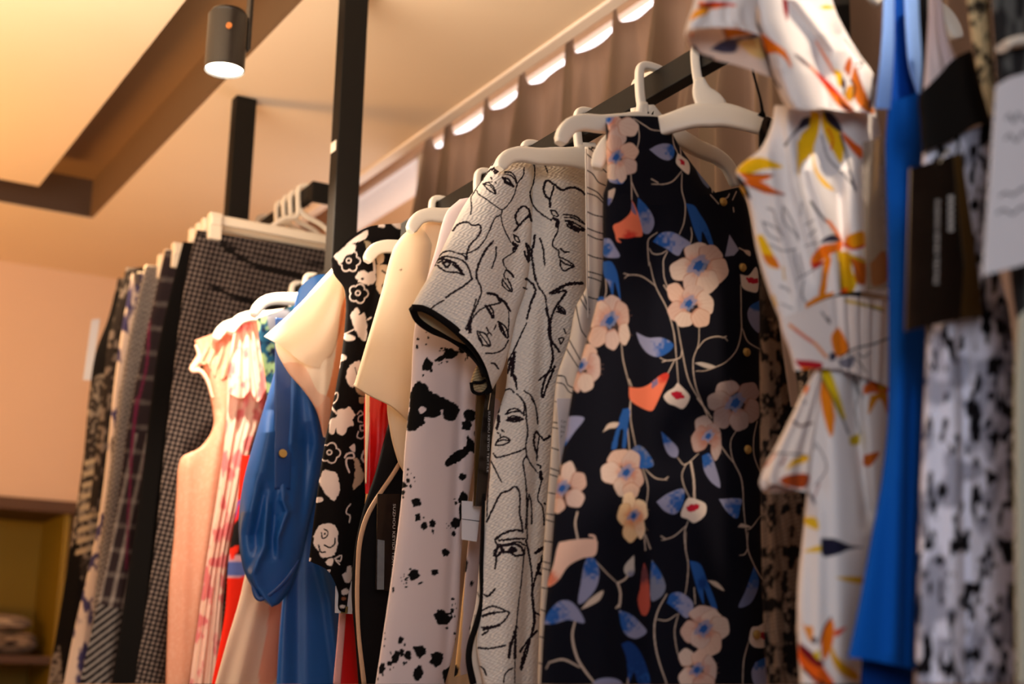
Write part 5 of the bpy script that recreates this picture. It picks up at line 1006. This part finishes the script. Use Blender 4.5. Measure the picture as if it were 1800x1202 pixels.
# ---- bird-of-paradise dress
def bird():
    y = 1.13; pl = Plane(y)
    g = thing('tropical_dress', 'white dress printed with orange and yellow bird-of-paradise flowers and a ruffled skirt', 'dress', y)
    BASE = (238, 230, 226); OR, YE, RD, NV, DK = (240, 120, 20), (246, 190, 20), (206, 40, 30), (52, 48, 66), (40, 34, 40)
    A = lambda pts: [(1200+x/4.624, y_/4.624) for x, y_ in pts]
    Bq = lambda pts: [(1280+x/3.537, 220+y_/3.537) for x, y_ in pts]
    Cq = lambda pts: [(1320+x/3.537, 520+y_/3.537) for x, y_ in pts]
    Dq = lambda pts: [(1320+x/3.413, 850+y_/3.413) for x, y_ in pts]
    # sleeve canvas
    c = Canvas(1190, -20, 1400, 170, BASE, 1)
    c.poly(A([(130, 10), (300, 20), (440, 45), (350, 55), (230, 75), (130, 70)]), OR); c.poly(A([(130, 25), (260, 10), (440, 40), (250, 45)]), RD); c.poly(A([(70, 130), (110, 80), (220, 80), (200, 110), (100, 150), (60, 170)]), (244, 160, 30))
    c.poly(A([(130, 45), (240, 45), (230, 60), (130, 65)]), DK)
    cloth('sleeve', g, pl, A([(110, -60), (80, 60), (40, 170), (20, 250), (12, 300)]), A([(620, -60), (600, 80), (600, 190), (610, 240), (640, 290)]), c, B=A([(12, 300), (60, 240), (250, 222), (450, 232), (640, 290)]), w0=.05, bulge=.018, fold=rfold(4, 3, .006), dens=3)
    c = Canvas(1190, 30, 1400, 180, (236, 206, 186), 1)
    c.poly(A([(220, 400), (330, 330), (440, 310), (620, 280), (610, 310), (470, 330), (430, 420), (330, 430)]), (70, 66, 88)); c.poly(A([(440, 340), (560, 320), (640, 310), (680, 430), (660, 480), (560, 450), (480, 380)]), (236, 190, 120)); c.poly(A([(330, 230), (500, 240), (640, 290), (560, 280), (400, 300), (360, 320)]), (206, 120, 40)); c.line(A([(90, 380), (130, 440), (190, 465), (240, 478)]), 6, NV); c.line(A([(325, 230), (350, 290), (365, 325)]), 2.5, (90, 50, 50)); c.poly(A([(60, 240), (90, 240), (70, 310)]), OR)
    cloth('sleeve_lining', g, pl, A([(14, 280), (50, 370), (130, 440), (240, 485)]), A([(600, 210), (660, 330), (700, 480), (770, 650)]), c, T=A([(14, 280), (250, 225), (600, 210)]), B=A([(240, 485), (400, 520), (560, 570), (770, 650)]), w0=.02, bulge=.01, dens=3)
    # flounce over the bodice
    c = Canvas(1290, -20, 1560, 220, BASE, 1)
    c.poly(A([(810, -20), (850, 0), (852, 170), (820, 90)]), (150, 40, 44)); c.line(A([(520, 0), (560, 80), (590, 160), (640, 270), (680, 420), (720, 600), (790, 715)]), 5, NV, taper=.4)
    c.poly(A([(630, 260), (740, 340), (830, 410), (870, 480), (885, 555), (830, 480), (760, 430), (690, 430)]), OR); c.poly(A([(1110, 60), (1170, 40), (1235, 65), (1160, 75)]), YE)
    c.poly(A([(905, 430), (980, 480), (1070, 560), (1160, 640), (1260, 740), (1380, 880), (1400, 910), (1320, 900), (1240, 830), (1150, 700), (1050, 570), (960, 500)]), OR); c.poly(A([(905, 430), (980, 480), (1050, 555), (1000, 530), (920, 460)]), NV); c.poly(A([(1060, 560), (1160, 640), (1260, 740), (1290, 800), (1210, 740), (1110, 640)]), RD); c.poly(A([(1260, 780), (1330, 850), (1400, 905), (1310, 890)]), (90, 30, 24))
    c.line(A([(1080, 330), (1130, 420), (1190, 520), (1250, 620)]), 4, OR, taper=.6); c.poly(A([(1230, 560), (1290, 590), (1310, 700), (1270, 700)]), YE); c.poly(A([(1310, 560), (1330, 500), (1365, 460), (1375, 540), (1350, 620)]), (190, 90, 30)); c.poly(A([(1370, 620), (1400, 540), (1440, 640), (1500, 780), (1560, 920), (1480, 900), (1400, 800)]), (206, 110, 30)); c.line(A([(1290, 620), (1320, 680), (1310, 750), (1340, 810)]), 3, DK); c.poly(A([(1290, 640), (1320, 650), (1310, 720), (1290, 700)]), (70, 30, 40)); c.line(A([(1370, 650), (1400, 720), (1380, 800)]), 4, (80, 40, 20)); c.poly(A([(1340, 700), (1380, 700), (1370, 830), (1320, 780)]), (222, 150, 20))
    c.line(A([(1310, 310), (1380, 400), (1470, 515)]), 1.6, DK); c.line(A([(1400, 520), (1470, 510), (1430, 560)]), 1.6, DK); c.line(A([(1560, 610), (1540, 760), (1530, 870)]), 6, NV)
    L = A([(560, -60), (600, 100), (610, 250), (680, 450), (740, 640), (800, 800), (850, 880)]); R = A([(1200, -60), (1250, 100), (1340, 280), (1450, 460), (1545, 590), (1565, 700), (1550, 850), (1575, 950)])
    fd = ridges([([(1330, 20), (1400, 130), (1420, 200)], 22, .010), ([(1400, 0), (1470, 90)], 14, .010), ([(1370, 120), (1395, 190)], 18, .012), ([(1480, 60), (1510, 180)], 14, -.012), ([(1440, 100), (1450, 190)], 14, -.01)])
    cloth('flounce', g, pl, L, R, c, B=A([(850, 880), (1000, 895), (1150, 880), (1290, 905), (1450, 910), (1575, 950)]), w0=.032, bulge=.018, fold=fd, dens=2.5)
    # bodice
    c = Canvas(1280, 180, 1580, 580, BASE, 1)
    c.poly(A([(820, 1180), (860, 1130), (930, 1040), (980, 960), (1060, 950), (1040, 1010), (960, 1050), (880, 1120), (840, 1190)]), NV)
    c.poly(A([(1040, 900), (1110, 920), (1110, 1040), (1060, 1202), (1000, 1300), (940, 1290), (960, 1100), (1030, 1020)]), YE); c.poly(A([(1130, 900), (1160, 905), (1220, 960), (1290, 1100), (1310, 1202), (1290, 1330), (1240, 1260), (1170, 1130), (1130, 1000)]), YE); c.poly(A([(1140, 905), (1200, 910), (1270, 990), (1300, 1080), (1230, 1040), (1170, 980)]), NV); c.poly(A([(1290, 1060), (1400, 1160), (1460, 1210), (1450, 1290), (1320, 1150)]), (226, 96, 24))
    c.poly(Bq([(430, 100), (500, 60), (540, 60), (530, 180), (560, 290), (660, 405), (600, 380), (540, 290), (510, 170), (450, 260), (440, 320), (430, 250)]), YE); c.line(Bq([(620, 20), (650, 90), (640, 150)]), 3, (226, 90, 20)); c.line(Bq([(580, 60), (620, 200), (700, 290), (780, 380), (790, 410)]), 2.4, DK); c.line(Bq([(700, 60), (740, 200), (760, 300), (790, 400)]), 4, NV)
    c.poly(Bq([(45, 290), (110, 220), (200, 200), (290, 230), (340, 262), (220, 275), (120, 305)]), (240, 186, 20)); c.poly(Bq([(60, 295), (150, 300), (280, 310), (220, 345), (130, 350)]), (232, 110, 20)); c.poly(Bq([(80, 345), (200, 350), (290, 400), (355, 432), (240, 425), (150, 390)]), (226, 104, 20)); c.poly(Bq([(30, 290), (80, 330), (120, 390), (140, 460), (100, 430), (40, 350)]), DK); c.poly(Bq([(60, 370), (100, 400), (100, 480)]), YE); c.line(Bq([(120, 300), (280, 312)]), 2, DK); c.line(Bq([(140, 385), (350, 435)]), 2, DK)
    for p in ([(240, 515), (280, 530), (300, 600), (340, 700)], [(215, 600), (250, 680), (330, 720)], [(340, 500), (350, 600), (420, 680), (440, 720)], [(350, 510), (400, 600), (440, 700)], [(455, 480), (450, 560)], [(210, 600), (300, 640), (330, 680)], [(260, 740), (340, 780), (420, 770)], [(410, 770), (420, 850), (450, 950)], [(480, 620), (530, 590)], [(480, 750), (550, 730)], [(440, 800), (470, 940)], [(320, 1000), (370, 1020), (380, 1040)], [(330, 1110), (400, 1140)], [(470, 960), (460, 1060), (490, 1110)], [(430, 960), (560, 880)], [(500, 690), (545, 650)]): c.line(Bq(p), 2.2, (70, 66, 74), a=.85)
    c.poly(Bq([(175, 690), (210, 680), (260, 760), (300, 840), (320, 890), (260, 880), (220, 830)]), YE); c.poly(Bq([(210, 800), (290, 820), (320, 890), (240, 860)]), (226, 120, 20)); c.line(Bq([(340, 880), (350, 960)]), 3, (206, 160, 60))
    c.line(Bq([(515, 475), (560, 540), (610, 600)]), 4, DK); c.poly(Bq([(600, 580), (640, 600), (710, 720), (700, 780), (640, 800), (560, 860), (525, 890), (515, 830), (580, 750), (680, 720)]), OR); c.poly(Bq([(565, 735), (600, 700), (660, 680), (700, 720), (630, 725)]), NV); c.poly(Bq([(520, 860), (560, 850), (610, 850), (530, 892)]), RD); c.poly(Bq([(600, 800), (640, 820), (620, 930), (600, 1060), (565, 1060), (580, 960)]), (246, 140, 10))
    c.poly(Bq([(670, 780), (760, 800), (770, 900), (800, 980), (750, 1060), (700, 1040), (690, 900)]), (214, 170, 20)); c.poly(Bq([(760, 800), (850, 840), (850, 990), (800, 980), (780, 900)]), (206, 100, 20)); c.poly(Bq([(720, 740), (740, 690), (840, 660), (850, 750), (760, 770)]), (230, 150, 20)); c.line(Bq([(720, 740), (780, 770), (845, 750)]), 4, RD); c.line(Bq([(740, 800), (850, 850)]), 4, (200, 180, 40)); c.poly(Bq([(880, 860), (970, 780), (990, 960), (900, 1000)]), (230, 110, 20)); c.line(Bq([(690, 850), (700, 1000), (730, 1080)]), 2, DK); c.line(Bq([(760, 830), (820, 980)]), 2, DK)
    c.poly(Bq([(480, 1110), (560, 1060), (660, 1040), (600, 1100), (490, 1170)]), (222, 130, 20)); c.line(Bq([(740, 1085), (860, 1110), (960, 1140)]), 5, (206, 170, 30)); c.line(Bq([(800, 1100), (960, 1150)]), 2, DK); c.poly(Bq([(700, 1020), (740, 1010), (730, 1070), (700, 1070)]), (226, 90, 20)); c.line(Bq([(280, 1060), (300, 1120)]), 4, (226, 180, 40))
    L = [(1362, 185), (1354, 225), (1336, 262), (1294, 302), (1316, 360), (1330, 440), (1350, 510), (1372, 566)]
    R = [(1540, 190), (1556, 300), (1562, 420), (1562, 566)]
    fd = ridges([([(1385, 210), (1400, 330), (1440, 480)], 11, .010), ([(1425, 300), (1455, 400), (1475, 520)], 12, .010), ([(1350, 270), (1370, 400), (1400, 520)], 9, .006), ([(1500, 300), (1510, 520)], 18, .008), ([(1475, 340), (1485, 520)], 10, -.010)])
    cloth('bodice', g, pl, L, R, c, w0=-.004, bulge=.020, fold=fd, dens=2.2, T=[(1362, 185), (1440, 188), (1540, 190)], B=[(1372, 566), (1420, 540), (1462, 520), (1510, 512), (1562, 520)])
    # waistband
    c = Canvas(1350, 500, 1590, 680, (230, 216, 208), 1)
    c.line(Cq([(240, 180), (330, 250), (400, 300), (470, 380)]), 5, (224, 130, 50)); c.line(Cq([(270, 210), (380, 290)]), 3, (200, 60, 50)); c.poly(Cq([(540, 190), (580, 250), (610, 330), (540, 380), (510, 330), (500, 250)]), (222, 120, 20)); c.poly(Cq([(270, 395), (440, 415), (440, 450), (360, 460), (300, 440)]), (180, 30, 40)); c.poly(Cq([(300, 440), (400, 455), (340, 472)]), OR)
    c.line(Cq([(560, 380), (640, 330), (760, 300), (850, 265)]), 3, DK); c.line(Cq([(620, 360), (680, 420), (720, 480)]), 2, DK); c.line(Cq([(650, 350), (700, 380), (740, 350)]), 2, DK); c.line(Cq([(440, 100), (490, 170), (480, 130)]), 2.4, DK); c.line(Cq([(590, 30), (680, 50), (820, 80)]), 5, (206, 170, 30)); c.line(Cq([(690, 50), (830, 100)]), 2, DK); c.poly(Cq([(490, 350), (530, 360), (520, 400), (490, 400)]), NV); c.poly(Cq([(540, 400), (640, 380), (620, 450), (560, 440)]), (120, 116, 126))
    fd = lambda s, t, px, py: .006*np.sin(2*PI*s*9+2*t)*np.clip((s-.45)*4, 0, 1)
    cloth('waistband', g, pl, [(1370, 560), (1376, 590), (1388, 625), (1396, 662)], [(1566, 508), (1564, 560), (1562, 620), (1560, 680)], c, T=[(1370, 560), (1410, 545), (1455, 525), (1490, 520), (1566, 530)], B=[(1396, 652), (1430, 648), (1480, 650), (1562, 680)], w0=.012, bulge=.012, fold=fd, dens=2.2)
    # skirt
    c = Canvas(1380, 600, 1590, 1215, BASE, 1)
    c.poly(Cq([(430, 445), (480, 450), (530, 560), (590, 770), (560, 760), (500, 640), (440, 520)]), (224, 190, 20)); c.poly(Cq([(425, 510), (470, 560), (520, 720), (510, 860), (495, 880), (450, 740), (430, 620)]), (230, 130, 20)); c.line(Cq([(435, 500), (500, 620), (560, 740), (610, 860)]), 3, DK)
    c.poly(Cq([(700, 560), (780, 510), (850, 480), (850, 600), (760, 600), (700, 610)]), (216, 96, 30)); c.poly(Cq([(740, 510), (800, 460), (805, 500), (770, 520)]), NV); c.poly(Cq([(740, 620), (840, 600), (850, 740), (800, 640), (730, 740)]), (216, 140, 20)); c.poly(Cq([(790, 540), (850, 520), (850, 570), (800, 580)]), YE); c.poly(Cq([(610, 880), (670, 860), (670, 920), (620, 925)]), (200, 170, 20)); c.line(Cq([(640, 480), (660, 600), (650, 720), (680, 860)]), 3, DK, a=.7); c.line(Cq([(700, 640), (660, 560), (700, 500)]), 2, DK, a=.7); c.line(Cq([(560, 440), (640, 460), (740, 420)]), 2, DK, a=.7); c.poly(Cq([(700, 990), (800, 970), (740, 1060), (700, 1050)]), (200, 100, 30)); c.line(Cq([(340, 860), (420, 940), (470, 1070), (400, 1180)]), 2, (90, 86, 94)); c.line(Cq([(380, 900), (400, 950)]), 2, DK)
    c.poly(Dq([(320, 200), (390, 205), (405, 275), (320, 240)]), (232, 190, 40)); c.poly(Dq([(320, 400), (420, 370), (425, 405), (330, 410)]), (232, 190, 40)); c.poly(Dq([(418, 325), (500, 330), (600, 370), (680, 380), (590, 395), (500, 430), (430, 432)]), (34, 32, 52)); c.poly(Dq([(505, 560), (670, 560), (670, 600), (560, 582)]), (226, 176, 40)); c.poly(Dq([(330, 30), (380, 90), (385, 130), (350, 70)]), NV); c.line(Dq([(410, 0), (380, 80)]), 2.4, (150, 70, 60))
    c.poly(Dq([(285, 950), (340, 1000), (420, 1080), (470, 1150), (500, 1202), (400, 1202), (320, 1120), (285, 1050)]), (230, 96, 20)); c.poly(Dq([(285, 950), (330, 980), (440, 1080), (400, 1100), (300, 1010)]), (120, 20, 30)); c.poly(Dq([(285, 770), (320, 850), (370, 860), (360, 950), (330, 900)]), (238, 150, 60)); c.poly(Dq([(480, 800), (500, 850), (490, 960), (440, 1060), (420, 960), (440, 860)]), (236, 120, 20)); c.line(Dq([(410, 960), (440, 860), (480, 800)]), 3, NV); c.poly(Dq([(500, 880), (575, 860), (510, 920)]), (230, 80, 40)); c.poly(Dq([(480, 960), (520, 1040), (640, 1140), (640, 1180), (540, 1140), (480, 1040)]), (230, 170, 30)); c.line(Dq([(310, 1110), (380, 1170), (440, 1200)]), 4, DK); c.ell(*Dq([(380, 940)])[0], 5, 6, 0, NV); c.poly(Dq([(370, 1020), (410, 1000), (410, 1060)]), (220, 190, 40))
    L = [(1436, 645), (1420, 700), (1418, 760), (1418, 850), (1412, 930), (1403, 1020), (1401, 1100), (1406, 1202)]
    R = [(1562, 640), (1562, 760), (1556, 860), (1535, 980), (1520, 1100), (1512, 1202)]
    fd = ridges([([(1460, 700), (1470, 850), (1480, 1202)], 24, .014), ([(1500, 660), (1512, 800), (1525, 900)], 12, -.018), ([(1440, 900), (1440, 1202)], 12, .006)])
    cloth('skirt', g, pl, L, R, c, w0=-.002, bulge=.018, fold=fd, dens=2.2)
    # side ruffle
    c = Canvas(1320, 640, 1460, 880, (234, 220, 210), 1)
    c.poly(Cq([(340, 560), (360, 560), (350, 600), (330, 612)]), OR); c.line(Cq([(265, 780), (310, 810), (340, 800), (380, 790)]), 4, (90, 40, 30)); c.poly(Cq([(210, 1090), (260, 1020), (350, 990), (360, 1020), (260, 1060)]), (238, 180, 20)); c.line(Cq([(215, 1000), (190, 1050)]), 4, (140, 50, 30)); c.line(Cq([(150, 985), (90, 1060)]), 3, (190, 90, 50)); c.line(Cq([(120, 975), (240, 980), (350, 990)]), 2.4, (80, 60, 60)); c.poly(Cq([(170, 1150), (220, 1115), (360, 1110), (340, 1190), (230, 1185)]), (170, 70, 24)); c.line(Cq([(330, 650), (340, 670)]), 3, (120, 110, 120))
    cloth('ruffle', g, pl, [(1430, 655), (1410, 690), (1392, 728), (1370, 772), (1348, 812), (1335, 848), (1340, 862)], [(1445, 655), (1440, 720), (1430, 790), (1424, 840), (1420, 866)], c, B=[(1340, 862), (1360, 850), (1390, 858), (1420, 866)], w0=.014, bulge=.014, fold=rfold(17, 2, .008, .8), dens=2.2)
    cloth('ruffle_lining', g, pl, [(1340, 836), (1337, 850), (1345, 866)], [(1425, 836), (1424, 852), (1420, 862)], Canvas(1330, 820, 1440, 880, (214, 180, 160), 1), w0=.002, bulge=.008, dens=3)
    hanger(Plane(1.13), 'white plastic hanger of the bird-of-paradise dress, mostly above the frame', HG, hw=.13, drop=-.062, sc=.6)
bird()

# ---- black lace dress behind it
def lace():
    pl = Plane(1.385); g = thing('lace_dress', 'dark lace dress with a black shoulder strap, between the navy and bird-of-paradise dresses', 'dress', 1.385)
    c = Canvas(1315, 180, 1480, 1215, (112, 92, 78), 1.2); X, Y = c.grid()
    n = fnoise(X/12, Y/19, 3); k = np.clip((n-.46)*8, 0, 1)[..., None]; c.a = (c.a*(1-k)+lin((24, 19, 17))*k).astype(np.float32)
    hx = np.cos(2*PI*X/5.5)*np.cos(2*PI*(Y+2.7*(np.floor(X/5.5) % 2))/5.5); k2 = np.clip(hx*2-.5, 0, 1)[..., None]*.45*(1-k); c.a = (c.a*(1-k2)+lin((206, 178, 150))*k2).astype(np.float32)
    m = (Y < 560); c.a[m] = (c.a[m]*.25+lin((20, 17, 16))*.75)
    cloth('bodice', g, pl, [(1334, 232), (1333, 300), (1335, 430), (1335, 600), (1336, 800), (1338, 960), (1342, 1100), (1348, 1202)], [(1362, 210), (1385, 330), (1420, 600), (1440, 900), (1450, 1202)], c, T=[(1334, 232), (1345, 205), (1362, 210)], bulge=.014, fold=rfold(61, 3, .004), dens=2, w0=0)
    strip('shoulder_strap', g, pl, [(1322, 120), (1330, 150), (1337, 176), (1341, 200)], [6, 5, 5, 8], TRIM, w=.01, depth=.001)
    strip('shoulder_strap', g, pl, [(1341, 196), (1340, 206)], [8, 22], TRIM, w=.008, depth=.001, n=8)
    hanger(Plane(1.455, -35), 'white plastic hanger with bare shoulder bar in front of the curtain', HG, hw=.16)
    strip('care_label', g, pl, [(1376, 545), (1388, 640), (1398, 715)], [24, 24, 20], mat('beige_care_label', (206, 184, 166), rough=.8, noise=(60, .1)), w=.03, depth=.0008)
lace()

# ---- royal blue dress
def royal():
    pl = Plane(1.03); g = thing('royal_blue_dress', 'plain royal blue long dress with wide shoulder straps', 'dress', 1.03)
    c = Canvas(1480, -40, 1660, 1215, (4, 86, 182), 1); lit_blue = (130, 170, 240)
    fd = ridges([([(1590, 300), (1585, 700), (1570, 1150)], 14, .008), ([(1600, 700), (1590, 1150)], 7, -.006)])
    cloth('bodice', g, pl, [(1560, 182), (1556, 260), (1560, 420), (1562, 600), (1560, 740), (1548, 850), (1528, 960), (1508, 1070), (1490, 1155)], [(1622, 160), (1622, 300), (1625, 600), (1622, 760), (1614, 960), (1608, 1160)], c, B=[(1490, 1155), (1530, 1160), (1570, 1168), (1612, 1178)], bulge=.012, fold=fd, dens=2.5, mat_=CREPE)
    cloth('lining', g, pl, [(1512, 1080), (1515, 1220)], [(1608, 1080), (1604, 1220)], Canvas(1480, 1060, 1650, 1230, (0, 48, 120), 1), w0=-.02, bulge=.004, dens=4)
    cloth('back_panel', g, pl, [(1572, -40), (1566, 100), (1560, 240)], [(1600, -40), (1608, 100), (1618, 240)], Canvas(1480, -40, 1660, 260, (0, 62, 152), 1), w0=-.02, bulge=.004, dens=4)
    sc = Canvas(1480, -40, 1660, 260, lit_blue, 1)  # straps given a paler blue to paint the light on them
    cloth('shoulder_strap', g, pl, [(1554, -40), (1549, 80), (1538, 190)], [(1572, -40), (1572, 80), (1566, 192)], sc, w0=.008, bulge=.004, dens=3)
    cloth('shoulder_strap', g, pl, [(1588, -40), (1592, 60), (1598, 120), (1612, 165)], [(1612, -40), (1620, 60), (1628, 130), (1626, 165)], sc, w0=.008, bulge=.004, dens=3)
royal()
g, pl = tag_thing(1.08, 'brownish clear plastic tag sleeve in front of the bird-of-paradise bodice', (1540, 230))
SLV = mat('smoky_plastic_sleeve', (150, 116, 70), rough=.15, spec=.7, alpha=.4, noise=(15, .15))
crd = card('sleeve', g, pl, [(1518, 250), (1552, 240), (1574, 505), (1524, 512), (1520, 400)], SLV, .0, .0015)
strip('sleeve_edge', crd, pl, [(1552, 240), (1560, 320), (1574, 500)], 3, mat('sleeve_edge', (190, 170, 150), rough=.3, noise=(30, .05)), w=.002, depth=.0008)
text_px('lettering', crd, pl, 'SUZHOU KEYIDI TEXTILE', 1546, 290, 5, 87, INKW, .002, length=150)

# ---- leopard dress with black bodice and white lining
def leopard():
    pl = Plane(.95); g = thing('leopard_dress', 'grey and black leopard-spotted dress with a black bust and pale lining', 'dress', .95)
    c = Canvas(1580, 180, 1830, 1215, (226, 228, 246), 1); X, Y = c.grid()
    n = fnoise(X/30+7, Y/46, 2); k = np.clip((n-.5)*5, 0, .7)[..., None]; c.a = (c.a*(1-k)+lin((120, 122, 142))*k).astype(np.float32)
    n = fnoise(X/9.5, Y/24, 2); k = np.clip((n-.58)*16, 0, 1)[..., None]; c.a = (c.a*(1-k)+lin((18, 16, 20))*k).astype(np.float32)
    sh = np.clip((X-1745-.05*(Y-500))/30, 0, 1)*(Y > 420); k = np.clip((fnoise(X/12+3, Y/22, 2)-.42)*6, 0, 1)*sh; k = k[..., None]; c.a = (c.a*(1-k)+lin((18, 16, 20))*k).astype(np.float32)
    fd = ridges([([(1660, 400), (1680, 800), (1670, 1202)], 20, .010), ([(1690, 600), (1700, 1202)], 7, -.007), ([(1740, 500), (1750, 1202)], 20, .006)])
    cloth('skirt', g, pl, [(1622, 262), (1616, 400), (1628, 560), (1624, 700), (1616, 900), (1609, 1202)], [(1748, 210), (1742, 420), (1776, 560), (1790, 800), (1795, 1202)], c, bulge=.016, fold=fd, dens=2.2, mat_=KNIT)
    bc = Canvas(1600, 60, 1760, 280, (20, 17, 15), 1)
    cloth('bodice', g, pl, [(1648, 152), (1617, 164), (1618, 215), (1622, 268)], [(1708, 88), (1722, 140), (1736, 190), (1746, 226)], bc, T=[(1648, 152), (1662, 118), (1685, 98), (1708, 88)], B=[(1622, 268), (1670, 248), (1720, 218), (1746, 226)], w0=.012, bulge=.012, dens=3, mat_=CREPE)
    cloth('lining', g, pl, [(1636, -40), (1630, 60), (1626, 120), (1622, 165)], [(1652, -40), (1664, 30), (1686, 70), (1712, 96)], Canvas(1600, -50, 1730, 180, (214, 196, 196), 1), w0=-.012, bulge=.006, fold=rfold(5, 2, .006, .6), dens=3, mat_=CREPE, B=[(1622, 165), (1650, 160), (1712, 150)])
    strip('shoulder_strap', g, pl, [(1622, -40), (1624, 40), (1626, 110), (1622, 160)], [22, 20, 14, 8], TRIM, w=-.03, depth=.002)
leopard()
# ---- nearest garments at the right edge
def nearest():
    c = Canvas(1670, -60, 1780, 260, (222, 196, 150), 1); X, Y = c.grid()
    k = np.clip((fnoise(X/7, Y/10, 2)-.52)*10, 0, 1)[..., None]; c.a = (c.a*(1-k)+lin((50, 42, 34))*k).astype(np.float32)
    g, pl = simple('knit_cardigan', 'cream and black knitted cardigan edge, lit gold beside the black bust', 'cardigan', .90, [(1692, -50), (1704, 40), (1716, 120), (1732, 180), (1746, 226)], [(1738, -50), (1744, 60), (1750, 140), (1752, 180), (1752, 228)], c, matl=KNIT, bulge=.01, fold=rfold(9, 2, .004), part='front_edge', dens=2.2)
    c = Canvas(1725, -60, 1900, 700, (40, 38, 38), 1); X, Y = c.grid(); k = np.clip((fnoise(X/16, Y/50, 2)-.5)*7, 0, .6)[..., None]; c.a = (c.a*(1-k)+lin((110, 110, 106))*k).astype(np.float32)
    simple('grey_coat', 'black and grey streaked coat in the top right corner', 'coat', .86, [(1738, -50), (1746, 60), (1752, 150), (1760, 300), (1778, 420), (1776, 480), (1786, 560)], [(1880, -50), (1880, 560)], c, matl=KNIT, part='front_panel', dens=3)
    simple('pale_green_dress', 'pale grey-green dress at the right edge of the picture', 'dress', .83, [(1787, 560), (1782, 700), (1783, 900), (1786, 1202)], [(1880, 540), (1880, 1202)], (176, 176, 160), part='skirt', T=[(1787, 560), (1810, 540), (1880, 540)])
    gg = empty('pearl_trim_hanger', tuple(Plane(.84).P(np.array(1790.), np.array(80.), 0.)), 'cream padded hanger tip glowing at the top right edge', 'hanger')
    strip('padding', gg, Plane(.84), [(1762, 84), (1775, 76), (1800, 72), (1850, 66)], [16, 20, 18, 18], PLASTIC, depth=.008)
nearest()
g, pl = tag_thing(.915, 'large glossy dark brown tag with two lines of white lettering', (1640, 270))
TAGD = mat('dark_brown_tag', (34, 24, 18), rough=.22, spec=.6, noise=(12, .2), coat=.6)
crd = card('card', g, pl, [(1601, 296), (1690, 268), (1712, 420), (1730, 556), (1680, 562), (1593, 582)], TAGD, 0, .0016)
card('bronze_band', crd, pl, [(1676, 274), (1690, 270), (1712, 420), (1726, 553), (1690, 560), (1696, 470)], TAGBR, .0008, .0005)
text_px('lettering', crd, pl, 'SUZHOU KEYIDI TEXTILE', 1645, 350, 7, 91, mat('white_tag_lettering', (226, 220, 214), rough=.6, noise=(30, .05)), .001, length=150)
for k in range(6): card('letter_mark', crd, pl, [(1667, 344+k*11), (1676, 343+k*11), (1676.5, 351+k*11), (1667.5, 352+k*11)], INKW, .001, .0004)
strip('cord', g, pl, [(1668, 262), (1660, 272), (1652, 286)], 2.5, CORD, w=.004, depth=.0006)
g, pl = tag_thing(.80, 'large white paper tag with faint grey writing at the right edge', (1775, 140))
crd = card('card', g, pl, [(1752, 150), (1775, 136), (1840, 118), (1840, 452), (1790, 468), (1728, 484)], TAGW, 0, .0012)
for p in ([(1768, 210), (1775, 200), (1782, 215), (1790, 198), (1800, 210), (1820, 200)], [(1766, 245), (1776, 236), (1786, 248), (1800, 232), (1820, 240)], [(1757, 345), (1768, 338), (1780, 342), (1800, 330), (1820, 332)], [(1752, 375), (1765, 368), (1780, 376), (1795, 364), (1820, 368)]): strip('writing', crd, pl, p, 3, INKD, w=.0008, depth=.0003, n=30)
for o in bpy.data.objects:
    if '_b' in o: del o['_b']
